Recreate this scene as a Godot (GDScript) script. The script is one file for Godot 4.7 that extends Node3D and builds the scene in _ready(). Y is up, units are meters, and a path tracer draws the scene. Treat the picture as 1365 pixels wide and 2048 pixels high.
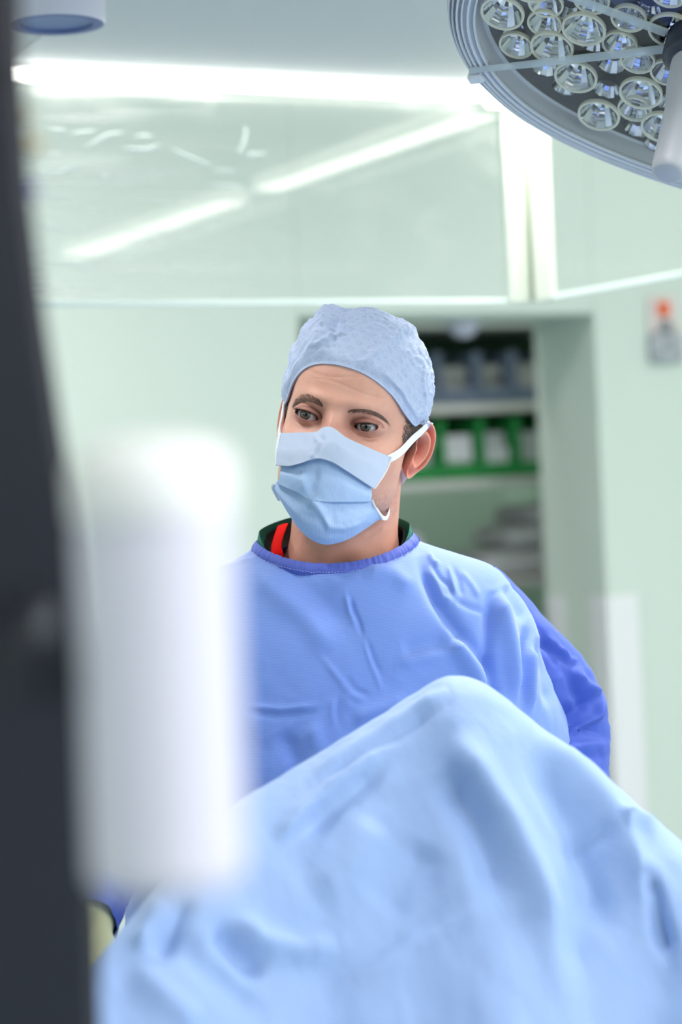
extends Node3D

const FOCAL := 4000.0            # focal length in pixels of a 1365 x 2048 picture
const EYE := Vector3(0, 1.68, 0)
const SX := Vector3(0.88945078, -0.04918586, 0.45437656)
const SY := Vector3(0.05407851, 0.9985342, 0.00223074)
const SF := Vector3(0.45382025, -0.02258788, -0.89080692)
const UV_HEIGHT := 2.302          # underside of the clean-air canopy
const WALL_Z := -4.39

var M := {}
var noise := FastNoiseLite.new()
var rng := RandomNumberGenerator.new()


# ---------------------------------------------------------------- geometry helpers
class Geo:
	var v := PackedVector3Array()
	var n := PackedVector3Array()
	var t := PackedVector2Array()
	var c := PackedColorArray()
	var k := PackedInt32Array()
	var tint := Color(1, 1, 1)

	func put(p: Vector3, nn: Vector3, uv := Vector2.ZERO, col = null) -> int:
		v.append(p)
		n.append(nn)
		t.append(uv)
		c.append(tint if col == null else col)
		return v.size() - 1

	func tri(a: int, b: int, d: int) -> void:   # counter-clockwise seen from outside
		k.append(a)
		k.append(d)
		k.append(b)

	func face(pts: Array, nn := Vector3.ZERO) -> void:   # flat convex polygon, counter-clockwise from outside
		var nv: Vector3 = nn
		if nv == Vector3.ZERO:
			nv = (pts[1] - pts[0]).cross(pts[2] - pts[0]).normalized()
		var a := v.size()
		for i in pts.size():
			put(pts[i], nv, Vector2(pts[i].x + pts[i].z, pts[i].y))
		for i in range(1, pts.size() - 1):
			tri(a, a + i, a + i + 1)

	# a smooth sheet of nu x nv points; «outwards» is du x dv
	func sheet(p: PackedVector3Array, nu: int, nv: int, closed := false, flip := false, us := 1.0, vs := 1.0, cols = null, skip = null) -> void:
		var a := v.size()
		var acc := PackedVector3Array()
		acc.resize(nu * nv)
		var tris := PackedInt32Array()
		for j in nv - 1:
			for i in nu - 1:
				if skip != null and skip[j * nu + i]:
					continue
				var q0 := j * nu + i
				var q1 := q0 + 1
				var q2 := q1 + nu
				var q3 := q0 + nu
				for tr in [[q0, q1, q2], [q0, q2, q3]]:
					var x: int = tr[0]
					var y: int = tr[2] if flip else tr[1]
					var z: int = tr[1] if flip else tr[2]
					var nn: Vector3 = (p[y] - p[x]).cross(p[z] - p[x])
					acc[x] += nn
					acc[y] += nn
					acc[z] += nn
					tris.append(x)
					tris.append(y)
					tris.append(z)
		if closed:
			for j in nv:
				var s: Vector3 = acc[j * nu] + acc[j * nu + nu - 1]
				acc[j * nu] = s
				acc[j * nu + nu - 1] = s
		for j in nv:
			for i in nu:
				var q := j * nu + i
				v.append(p[q])
				n.append(acc[q].normalized() if acc[q].length_squared() > 1e-24 else Vector3.UP)
				t.append(Vector2(us * i / (nu - 1.0), vs * j / (nv - 1.0)))
				c.append(tint if cols == null else cols[q])
		for i in range(0, tris.size(), 3):
			tri(a + tris[i], a + tris[i + 1], a + tris[i + 2])

	func box(lo: Vector3, hi: Vector3, b := 0.0) -> void:
		b = minf(b, 0.49 * minf(hi.x - lo.x, minf(hi.y - lo.y, hi.z - lo.z)))
		var o := (lo + hi) / 2
		var h := (hi - lo) / 2
		for ax in 3:
			for s in [-1.0, 1.0]:
				var u := (ax + 1) % 3
				var w := (ax + 2) % 3
				var pts := []
				for q in [[-1, -1], [1, -1], [1, 1], [-1, 1]]:
					var p := o
					p[ax] += s * h[ax]
					p[u] += q[0] * (h[u] - b)
					p[w] += q[1] * (h[w] - b)
					pts.append(p)
				if s < 0:
					pts.reverse()
				face(pts)
		if b <= 0.0:
			return
		for ax in 3:
			var u := (ax + 1) % 3
			var w := (ax + 2) % 3
			for s in [[1, 1], [-1, 1], [-1, -1], [1, -1]]:
				var pts := []
				for q in [[-1, 0], [1, 0], [1, 1], [-1, 1]]:
					var p := o
					p[ax] += q[0] * (h[ax] - b)
					p[u] += s[0] * (h[u] - (b if q[1] else 0.0))
					p[w] += s[1] * (h[w] - (0.0 if q[1] else b))
					pts.append(p)
				var nn := Vector3.ZERO
				nn[u] = s[0]
				nn[w] = s[1]
				if (pts[1] - pts[0]).cross(pts[2] - pts[0]).dot(nn) < 0:
					pts.reverse()
				face(pts)
		for s in [[1, 1, 1], [1, 1, -1], [1, -1, 1], [1, -1, -1], [-1, 1, 1], [-1, 1, -1], [-1, -1, 1], [-1, -1, -1]]:
			var pts := []
			for ax in 3:
				var p := o
				for e in 3:
					p[e] += s[e] * (h[e] - (0.0 if e == ax else b))
				pts.append(p)
			if (pts[1] - pts[0]).cross(pts[2] - pts[0]).dot(Vector3(s[0], s[1], s[2])) < 0:
				pts.reverse()
			face(pts)

	# profile of (radius, height) round the axis «up» through «at»; a null in the list starts a fresh crease
	func lathe(profile: Array, segs: int, at := Vector3.ZERO, frame := Basis(), flip := false) -> void:
		var run := []
		for q in profile + [null]:
			if q != null:
				run.append(q)
				continue
			if run.size() > 1:
				var p := PackedVector3Array()
				for r in run:
					for i in segs + 1:
						var a := TAU * i / segs
						var rad: float = r.x * 1.0
						p.append(at + frame * Vector3(rad * sin(a), r.y, rad * cos(a)))
				sheet(p, segs + 1, run.size(), true, flip)
			run = [run[-1]] if run.size() else []

	func tube(path: Array, radii: Array, segs := 12, caps := true, flat := 1.0, side := Vector3.ZERO) -> void:
		var p := PackedVector3Array()
		var last := side
		var m := path.size()
		for j in m:
			var d: Vector3 = (path[mini(j + 1, m - 1)] - path[maxi(j - 1, 0)]).normalized()
			if last == Vector3.ZERO:
				last = Vector3.RIGHT if absf(d.x) < 0.8 else Vector3.UP
			var x := (last - d * last.dot(d)).normalized()
			last = x
			var y := d.cross(x)
			for i in segs + 1:
				var a := TAU * i / segs
				p.append(path[j] + x * cos(a) * radii[j] + y * sin(a) * radii[j] * flat)
		sheet(p, segs + 1, m, true)
		if caps:
			for e in [0, m - 1]:
				var pts := []
				for i in segs:
					pts.append(p[e * (segs + 1) + i])
				if e == 0:
					pts.reverse()
				face(pts)

	func mesh() -> ArrayMesh:
		var a := []
		a.resize(Mesh.ARRAY_MAX)
		a[Mesh.ARRAY_VERTEX] = v
		a[Mesh.ARRAY_NORMAL] = n
		a[Mesh.ARRAY_TEX_UV] = t
		a[Mesh.ARRAY_COLOR] = c
		a[Mesh.ARRAY_INDEX] = k
		var m := ArrayMesh.new()
		m.add_surface_from_arrays(Mesh.PRIMITIVE_TRIANGLES, a)
		return m


func smooth_path(pts: Array, per := 8) -> Array:
	var o := []
	for i in pts.size() - 1:
		for q in per:
			o.append(cat(pts[maxi(i - 1, 0)], pts[i], pts[i + 1], pts[mini(i + 2, pts.size() - 1)], q / float(per)))
	o.append(pts[-1])
	return o


func cat(a, b, c, d, s: float):
	return 0.5 * (2.0 * b + (c - a) * s + (2.0 * a - 5.0 * b + 4.0 * c - d) * s * s + (3.0 * b - a - 3.0 * c + d) * s * s * s)


func along(pts: Array, s: float):   # Catmull-Rom through pts, s in 0..1
	var x := clampf(s, 0.0, 1.0) * (pts.size() - 1)
	var i := mini(int(x), pts.size() - 2)
	return cat(pts[maxi(i - 1, 0)], pts[i], pts[i + 1], pts[mini(i + 2, pts.size() - 1)], x - i)


# ---------------------------------------------------------------- naming helpers
func obj(called: String, what, material: Material, parent: Node = self) -> MeshInstance3D:
	var o := MeshInstance3D.new()
	o.name = called
	o.mesh = what.mesh() if what is Geo else what
	o.material_override = material
	name_in(o, called, parent)
	return o


func name_in(o: Node, called: String, parent: Node) -> void:
	var fresh := called
	var i := 0
	while parent.has_node(NodePath(fresh)):
		i += 1
		fresh = "%s_%03d" % [called, i]
	o.name = fresh
	parent.add_child(o, true)


func thing(called: String, label: String, category: String, at := Vector3.ZERO, group := "") -> Node3D:
	var o := Node3D.new()
	o.position = at
	name_in(o, called, self)
	tag(o, label, category, group)
	return o


func tag(o: Node, label: String, category: String, group := "") -> void:
	o.set_meta("label", label)
	o.set_meta("category", category)
	if group:
		o.set_meta("group", group)


func struct(called: String, what: Geo, material: Material) -> MeshInstance3D:
	var o := obj(called, what, material)
	o.set_meta("kind", "structure")
	return o


func boxed(lo: Vector3, hi: Vector3, b := 0.0) -> Geo:
	var g := Geo.new()
	g.box(lo, hi, b)
	return g


# ---------------------------------------------------------------- where a thing of the photograph stands, given its distance
func P(x: float, y: float, d: float) -> Vector3:
	return EYE + d * (SX * (x - 682.5) / FOCAL + SY * (1024.0 - y) / FOCAL + SF)


func pix(p: Vector3) -> Vector2:
	var q := p - EYE
	var d := q.dot(SF)
	return Vector2(682.5 + FOCAL * q.dot(SX) / d, 1024.0 - FOCAL * q.dot(SY) / d)


# folds: [height in mm, width in px, x0, y0, x1, y1, ...]
func folds(list: Array) -> Array:
	var o := []
	for f in list:
		var pts := []
		var lo := Vector2(1e9, 1e9)
		var hi := -lo
		for i in range(2, f.size(), 2):
			var q := Vector2(f[i], f[i + 1])
			pts.append(q)
			lo = lo.min(q)
			hi = hi.max(q)
		var w: float = f[1]
		o.append([f[0] * 0.001, w, pts, Rect2(lo, hi - lo).grow(w * 2.6)])
	return o


func fold_height(q: Vector2, list: Array) -> float:
	var h := 0.0
	for f in list:
		var r: Rect2 = f[3]
		if not r.has_point(q):
			continue
		var pts: Array = f[2]
		var best := 1e9
		var taper := 1.0
		for i in pts.size() - 1:
			var a: Vector2 = pts[i]
			var ab: Vector2 = pts[i + 1] - a
			var s := clampf((q - a).dot(ab) / ab.length_squared(), 0.0, 1.0)
			var d := q.distance_squared_to(a + ab * s)
			if d < best:
				best = d
				var g := (i + s) / (pts.size() - 1.0)
				taper = clampf(minf(g, 1.0 - g) * 5.0, 0.15, 1.0)
		h += f[0] * taper * exp(-best / (f[1] * f[1]))
	return h


# ---------------------------------------------------------------- materials
func mat(called: String, color: Color, rough := 0.6, metal := 0.0) -> StandardMaterial3D:
	var m := StandardMaterial3D.new()
	m.resource_name = called
	m.albedo_color = color
	m.roughness = rough
	m.metallic = metal
	M[called] = m
	return m


func pane(called: String, color: Color, alpha: float, rough := 0.02) -> StandardMaterial3D:
	var m := mat(called, Color(color, alpha), rough)
	m.transparency = BaseMaterial3D.TRANSPARENCY_ALPHA
	m.cull_mode = BaseMaterial3D.CULL_DISABLED
	return m


func glow(called: String, color: Color, energy: float) -> StandardMaterial3D:
	var m := mat(called, Color(0.9, 0.9, 0.9))
	m.emission_enabled = true
	m.emission = color
	m.emission_energy_multiplier = energy
	return m


func rgb(r: int, g: int, b: int) -> Color:
	return Color(r / 255.0, g / 255.0, b / 255.0)


func weave(base: Color, dark: Color, side := 128, cells := 8) -> ImageTexture:
	var im := Image.create(side, side, true, Image.FORMAT_RGBA8)
	for y in side:
		for x in side:
			var gy := float(y) / side * cells
			var gx := float(x) / side * cells + (0.5 if int(gy) % 2 else 0.0)
			var d := Vector2(fposmod(gx, 1.0) - 0.5, fposmod(gy, 1.0) - 0.5).length()
			im.set_pixel(x, y, base.lerp(dark, smoothstep(0.5, 0.24, d)))
	im.generate_mipmaps()
	return ImageTexture.create_from_image(im)


func stripes(base: Color, dark: Color) -> ImageTexture:
	var im := Image.create(64, 64, true, Image.FORMAT_RGBA8)
	for y in 64:
		for x in 64:
			var s := 0.5 + 0.5 * sin(TAU * x / 16.0)
			var q := 0.5 + 0.5 * sin(TAU * y / 8.0)
			im.set_pixel(x, y, base.lerp(dark, s * (0.75 + 0.25 * q)))
	return ImageTexture.create_from_image(im)


func cloth_relief(freq: float, seed_: int) -> NoiseTexture2D:
	var f := FastNoiseLite.new()
	f.seed = seed_
	f.frequency = freq
	f.fractal_octaves = 4
	var t := NoiseTexture2D.new()
	t.width = 256
	t.height = 256
	t.seamless = true
	t.noise = f
	return t


func materials() -> void:
	mat("mint_wall", rgb(214, 228, 217), 0.55)
	mat("store_wall", rgb(168, 196, 178), 0.7)
	mat("ceiling_white", rgb(225, 228, 226), 0.8)
	mat("diffuser", rgb(212, 216, 216), 0.7)
	mat("vinyl_floor", rgb(150, 170, 180), 0.35)
	mat("white_trim", rgb(238, 240, 242), 0.35)
	mat("white_metal", rgb(244, 246, 244), 0.3)
	mat("post_white", rgb(222, 230, 218), 0.4)
	mat("seal", rgb(150, 162, 146), 0.6)
	mat("housing", rgb(226, 228, 228), 0.4)
	glow("tube_glow", Color(1.0, 1.0, 0.96), 6.0)
	glow("strip_glow", Color(1.0, 1.0, 0.93), 3.5)
	glow("panel_glow", Color(1.0, 1.0, 0.95), 2.0)
	pane("clear_glass", Color(0.95, 1.0, 0.98), 0.02)
	mat("glass_edge", rgb(236, 250, 246), 0.2)
	mat("chrome", rgb(232, 234, 240), 0.09, 1.0)
	mat("cream_rim", rgb(232, 232, 214), 0.35)
	mat("clear_rim", rgb(226, 232, 242), 0.15)
	mat("lamp_rim", rgb(176, 184, 200), 0.2)
	M.lamp_rim.clearcoat_enabled = true
	M.lamp_rim.clearcoat = 0.6
	M.lamp_rim.clearcoat_roughness = 0.05
	mat("lamp_plate", rgb(78, 75, 71), 0.45)
	mat("lamp_band", rgb(226, 230, 238), 0.4)
	pane("spoke_clear", Color(0.85, 0.9, 0.92), 0.45)
	M.spoke_clear.roughness = 0.3
	mat("violet_led", rgb(110, 84, 230), 0.3)
	mat("handle_frost", rgb(192, 195, 204), 0.4)
	mat("dark_collar", rgb(48, 54, 72), 0.4)
	mat("dark_panel", rgb(28, 30, 44), 0.5)
	mat("dark_seam", rgb(18, 19, 24), 0.7)
	mat("cream_reflection_knob", rgb(206, 190, 150), 0.5)
	mat("violet_reflection_knob", rgb(120, 100, 190), 0.5)
	mat("white_plastic", rgb(222, 221, 238), 0.4)
	mat("lid_white", rgb(248, 248, 250), 0.45)
	mat("blue_underside", rgb(104, 126, 172), 0.5)
	mat("blue_underside_rim", rgb(86, 104, 158), 0.5)
	mat("dark_backing", rgb(52, 78, 62), 0.8)  # dark tone for the unlit upper store
	mat("shelf_grey", rgb(196, 198, 192), 0.5)
	mat("green_bin", rgb(28, 132, 62), 0.45)
	mat("blue_bin", rgb(92, 106, 126), 0.5)
	mat("packet_white", rgb(214, 216, 220), 0.6)
	mat("packet_grey", rgb(150, 152, 150), 0.7)
	mat("linen_grey", rgb(206, 203, 206), 0.85)
	mat("brown_pack", rgb(84, 66, 58), 0.8)
	mat("panel_pink", rgb(226, 216, 212), 0.5)
	mat("panel_grey", rgb(176, 182, 188), 0.5)
	mat("panel_dark", rgb(146, 150, 154), 0.5)
	mat("orange_lamp", rgb(240, 96, 8), 0.35)
	mat("steel", rgb(190, 194, 198), 0.3, 0.9)
	mat("black_rubber", rgb(26, 26, 28), 0.8)
	mat("pad_black", rgb(38, 38, 44), 0.7)

	var gown := mat("gown_cloth", Color.WHITE, 0.75)
	gown.albedo_texture = weave(rgb(134, 166, 232), rgb(88, 126, 212))
	gown.uv1_scale = Vector3(1, 1, 1)
	gown.rim_enabled = true
	gown.rim = 0.6
	gown.rim_tint = 0.4
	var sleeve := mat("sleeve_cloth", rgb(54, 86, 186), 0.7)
	sleeve.rim_enabled = true
	sleeve.rim = 0.6
	sleeve.rim_tint = 0.4
	mat("collar_cloth", rgb(84, 104, 198), 0.7)
	mat("stitch", rgb(205, 212, 240), 0.7)
	var drape := mat("drape_cloth", rgb(150, 181, 231), 0.7)
	drape.rim_enabled = true
	drape.rim = 0.6
	drape.rim_tint = 0.4
	drape.heightmap_enabled = true
	drape.heightmap_texture = cloth_relief(0.02, 5)
	drape.heightmap_scale = 0.1
	drape.uv1_triplanar = true
	drape.uv1_scale = Vector3(6, 6, 6)
	var mask := mat("mask_cloth", Color.WHITE, 0.8)
	mask.albedo_texture = stripes(rgb(190, 214, 246), rgb(152, 186, 236))
	mask.uv1_scale = Vector3(6.2, 18, 1)
	mat("mask_pale", rgb(188, 204, 230), 0.8)
	mat("mask_white", rgb(236, 240, 246), 0.75)
	var cap := mat("cap_cloth", Color.WHITE, 0.8)
	cap.albedo_texture = cap_print()
	cap.backlight_enabled = true
	cap.backlight = Color(0.25, 0.28, 0.32)
	var skin := mat("skin", Color.WHITE, 0.52)
	skin.vertex_color_use_as_albedo = true
	skin.subsurf_scatter_enabled = true
	skin.subsurf_scatter_strength = 0.12
	skin.heightmap_enabled = true
	skin.heightmap_texture = cloth_relief(0.06, 9)
	skin.heightmap_scale = 0.015
	skin.uv1_triplanar = true
	skin.uv1_scale = Vector3(40, 40, 40)
	var hair := mat("hair", Color.WHITE, 0.6)
	hair.vertex_color_use_as_albedo = true
	var eye := mat("eye", Color.WHITE, 0.12)
	eye.vertex_color_use_as_albedo = true
	eye.clearcoat_enabled = true
	eye.clearcoat = 1.0
	eye.clearcoat_roughness = 0.02
	mat("scrub_green", rgb(20, 108, 92), 0.8)
	mat("black_strap", rgb(24, 26, 30), 0.5)
	mat("red_cord", rgb(214, 20, 16), 0.9)
	M.red_cord.metallic_specular = 0.2
	mat("glove", rgb(206, 210, 160), 0.5)
	mat("clog", rgb(235, 236, 232), 0.5)


func cap_print() -> ImageTexture:
	var w := 2048
	var h := 512
	var im := Image.create(w, h, true, Image.FORMAT_RGBA8)
	im.fill(rgb(188, 204, 235))
	var ink := rgb(156, 170, 210)
	rng.seed = 77
	for r in 13:
		for q in 36:
			var o := Vector2((q + (0.5 if r % 2 else 0.0)) * w / 36.0, (r + 0.5) * h / 13.0) + Vector2(rng.randf_range(-3, 3), rng.randf_range(-2, 2))
			for d in 10:     # a rosette of short dashes
				var a := TAU * d / 10.0
				for s in range(4, 13):
					if d % 2 and s < 7:
						continue
					var x := int(o.x + cos(a) * s * 1.5)
					var y := int(o.y + sin(a) * s * 1.0)
					im.set_pixel(posmod(x, w), clampi(y, 0, h - 1), ink)
					im.set_pixel(posmod(x, w), clampi(y + 1, 0, h - 1), ink)
					if s % 2:
						im.set_pixel(posmod(x + 1, w), clampi(y, 0, h - 1), ink)
	im.generate_mipmaps()
	return ImageTexture.create_from_image(im)


# ================================================================ build
func _ready() -> void:
	rng.seed = 11
	noise.seed = 4
	noise.frequency = 1.0
	noise.fractal_octaves = 3
	camera_and_light()
	materials()
	room()
	canopy()
	surgical_lamp()
	surgeon()
	drape()
	foreground()
	store_room()
	wall_panel()


func camera_and_light() -> void:
	var cam := Camera3D.new()
	cam.name = "camera"
	var lens := CameraAttributesPhysical.new()
	lens.frustum_focal_length = 68.36
	lens.frustum_focus_distance = 2.07
	lens.frustum_near = 0.05
	lens.frustum_far = 60.0
	lens.exposure_aperture = 2.75
	cam.attributes = lens
	cam.transform = Transform3D(Basis(SX, SY, -SF), EYE)
	cam.fov = rad_to_deg(2.0 * atan(1024.0 / FOCAL))
	add_child(cam)
	cam.current = true

	var env := Environment.new()
	env.background_mode = Environment.BG_COLOR
	env.background_color = Color(0, 0, 0)
	env.tonemap_mode = Environment.TONE_MAPPER_LINEAR
	env.tonemap_exposure = 1.29
	env.sdfgi_enabled = true
	env.ssao_enabled = true
	env.ssil_enabled = true
	var world := WorldEnvironment.new()
	world.name = "world"
	world.environment = env
	add_child(world)

	for a in PANELS:
		area_lamp("ceiling_panel_lamp", Vector3(a[0], 2.855, a[1]), Vector2(a[2], a[3]), Color(1.0, 0.955, 0.975), a[4])
	for a in ADDED_SPOTS:
		var l := SpotLight3D.new()
		l.position = Vector3(a[0], UV_HEIGHT - 0.004, a[1])
		l.basis = Basis.looking_at((a[4] - l.position).normalized(), Vector3(0, 0, -1))
		l.light_color = Color(1.0, 0.97, 0.96)
		l.light_energy = a[2]
		l.light_size = 0.09
		l.spot_angle = a[3]
		l.spot_angle_attenuation = 0.6
		l.spot_range = 6.0
		l.spot_attenuation = 2.0
		l.shadow_enabled = true
		name_in(l, "added_spot_lamp", self)
	# the strips round the inside of the canopy
	for a in STRIPS:
		var size := Vector2(a[4], 0.02) if a[3] == 0 else Vector2(0.072, a[4])
		area_lamp("strip_lamp", Vector3(a[0], a[1] - 0.0155, a[2]), size, Color(1.0, 0.99, 0.94), a[5])


# unseen spotlights added for top light on shoulders and drape: [x, z, energy, label]
const ADDED_SPOTS := [
	[1.36, -2.06, 1.5, 31.0, Vector3(1.20, 1.45, -1.86), "added spotlight in the canopy ceiling above the surgeon's shoulder beside the lamp"],
	[0.62, -1.98, 0.42, 48.0, Vector3(0.70, 0.0, -1.9), "added spotlight in the canopy ceiling above the surgeon's other shoulder"],
	[1.05, -1.45, 0.14, 48.0, Vector3(1.05, 0.0, -1.46), "added spotlight in the canopy ceiling above the draped table"],
]
# ceiling light panels outside the canopy: [x, z, width, depth, energy, label]
const PANELS := [
	[0.2, -3.65, 1.2, 0.4, 2.8, "ceiling light panel between the front glass screen and the back wall"],
	[3.7, -3.3, 0.6, 0.6, 0.15, "square ceiling light panel in the corner of the back and right walls"],
	[3.2, -1.4, 0.6, 1.2, 3.4, "long ceiling light panel between the canopy and the right wall"],
	[1.5, 1.4, 1.2, 1.2, 4.7, "large ceiling light panel behind the camera"],
	[3.1, 1.4, 1.0, 0.6, 6.4, "ceiling light panel behind the camera next to the right wall"],
	[-1.9, -1.6, 0.6, 1.2, 1.0, "long ceiling light panel between the canopy and the left wall"],
	[2.7, -4.82, 0.8, 0.18, 0.7, "added narrow ceiling light panel in front of the storage rack"],  # unseen lamp added to light the bin fronts
	[2.9, -5.5, 0.8, 0.18, 0.5, "added narrow ceiling light panel behind the storage rack"],  # unseen lamp added to light the store wall behind the rack
]
# strips round the inside of the canopy: [x, y, z, 0 along x / 1 along z, length, energy, label]
const STRIPS := [
	[1.30, 2.287, -2.869, 0, 0.92, 0.05, "bright tube light along the top of the front glass screen, beside the corner post"],
	[0.36, 2.287, -2.869, 0, 0.92, 0.05, "bright tube light along the top of the front glass screen, behind the dark column"],
	[1.79, 2.278, -2.42, 1, 0.88, 0.20, "strip light along the right edge of the canopy, nearest the corner post"],
	[1.79, 2.278, -1.30, 1, 1.06, 0.23, "strip light along the right edge of the canopy, above the surgical lamp"],
	[-0.85, 2.278, -2.2, 1, 1.06, 0.14, "strip light along the left edge of the canopy, next to the front screen"],
	[-0.85, 2.278, -1.05, 1, 1.06, 0.14, "strip light along the left edge of the canopy, next to the rear screen"],
	[1.1, 2.278, -0.41, 0, 1.06, 0.10, "strip light along the rear edge of the canopy, right half"],
	[-0.1, 2.278, -0.41, 0, 1.06, 0.10, "strip light along the rear edge of the canopy, left half"],
]


func area_lamp(called: String, at: Vector3, size: Vector2, color: Color, energy: float) -> void:
	var l := AreaLight3D.new()
	l.position = at
	l.basis = Basis(Vector3.RIGHT, Vector3(0, 0, -1), Vector3.UP)     # shines down
	l.area_size = size
	l.light_color = color
	l.light_energy = energy
	l.area_range = 12.0
	l.area_attenuation = 2.0
	l.shadow_enabled = true
	name_in(l, called, self)


# ---------------------------------------------------------------- room
func room() -> void:
	struct("floor", boxed(Vector3(-3.2, -0.1, -6.2), Vector3(4.7, 0, 3.2)), M.vinyl_floor)
	struct("ceiling", boxed(Vector3(-3.2, 2.9, -6.2), Vector3(4.7, 3.0, 3.2)), M.ceiling_white)
	struct("wall_left", boxed(Vector3(-3.2, 0, -6.2), Vector3(-3.0, 2.9, 3.2)), M.mint_wall)
	struct("wall_right", boxed(Vector3(4.5, 0, -6.2), Vector3(4.7, 2.9, 3.2)), M.mint_wall)
	struct("wall_front", boxed(Vector3(-3.0, 0, 3.0), Vector3(4.5, 2.9, 3.2)), M.mint_wall)
	# the thick back wall with its opening to the store
	var g := Geo.new()
	var z0 := WALL_Z - 0.30
	g.box(Vector3(-3.0, 0, z0), Vector3(2.147, 2.9, WALL_Z), 0.004)
	g.box(Vector3(3.013, 0, z0), Vector3(4.5, 2.9, WALL_Z), 0.004)
	g.box(Vector3(2.147, 2.05, z0), Vector3(3.013, 2.9, WALL_Z), 0.004)
	struct("wall_back", g, M.mint_wall)
	# store room behind
	struct("wall_store", boxed(Vector3(1.2, 0, -5.87), Vector3(4.5, 2.9, -5.75)), M.store_wall)
	var h := Geo.new()
	h.box(Vector3(1.2, 0, -5.75), Vector3(1.3, 2.9, z0))
	h.box(Vector3(3.55, 0, -5.75), Vector3(3.65, 2.9, z0))
	struct("wall_store_side", h, M.store_wall)
	# white plastic corner guards of the opening
	for e in [[3.013, 1], [2.147, -1]]:
		var x: float = e[0]
		var s: float = e[1]
		var t := Geo.new()
		t.box(Vector3(minf(x, x + s * 0.095), 0.0, WALL_Z), Vector3(maxf(x, x + s * 0.095), 1.303, WALL_Z + 0.006), 0.002)
		t.box(Vector3(minf(x, x - s * 0.006), 0.0, WALL_Z - 0.075), Vector3(maxf(x, x - s * 0.006), 1.303, WALL_Z + 0.006), 0.002)
		struct("trim_1", t, M.white_trim)
		var u := Geo.new()
		u.box(Vector3(minf(x, x - s * 0.006), 0.0, z0 + 0.01), Vector3(maxf(x, x - s * 0.006), 1.293, z0 + 0.095), 0.002)
		struct("trim_2", u, M.white_trim)
	# baseboard
	var b := Geo.new()
	b.box(Vector3(-3.0, 0, WALL_Z), Vector3(2.05, 0.1, WALL_Z + 0.012), 0.003)
	b.box(Vector3(3.11, 0, WALL_Z), Vector3(4.5, 0.1, WALL_Z + 0.012), 0.003)
	struct("baseboard_back", b, M.white_trim)
	# recessed ceiling panels that light the room
	for a in PANELS:
		var o := thing("ceiling_panel_light", a[5], "ceiling light", Vector3(a[0], 2.9, a[1]), "ceiling light panels")
		var f := Geo.new()
		f.box(Vector3(-a[2] / 2 - 0.03, -0.03, -a[3] / 2 - 0.03), Vector3(a[2] / 2 + 0.03, 0, a[3] / 2 + 0.03), 0.004)
		obj("frame", f, M.white_metal, o)
		obj("diffuser", boxed(Vector3(-a[2] / 2, -0.036, -a[3] / 2), Vector3(a[2] / 2, -0.028, a[3] / 2)), M.panel_glow, o)


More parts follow.
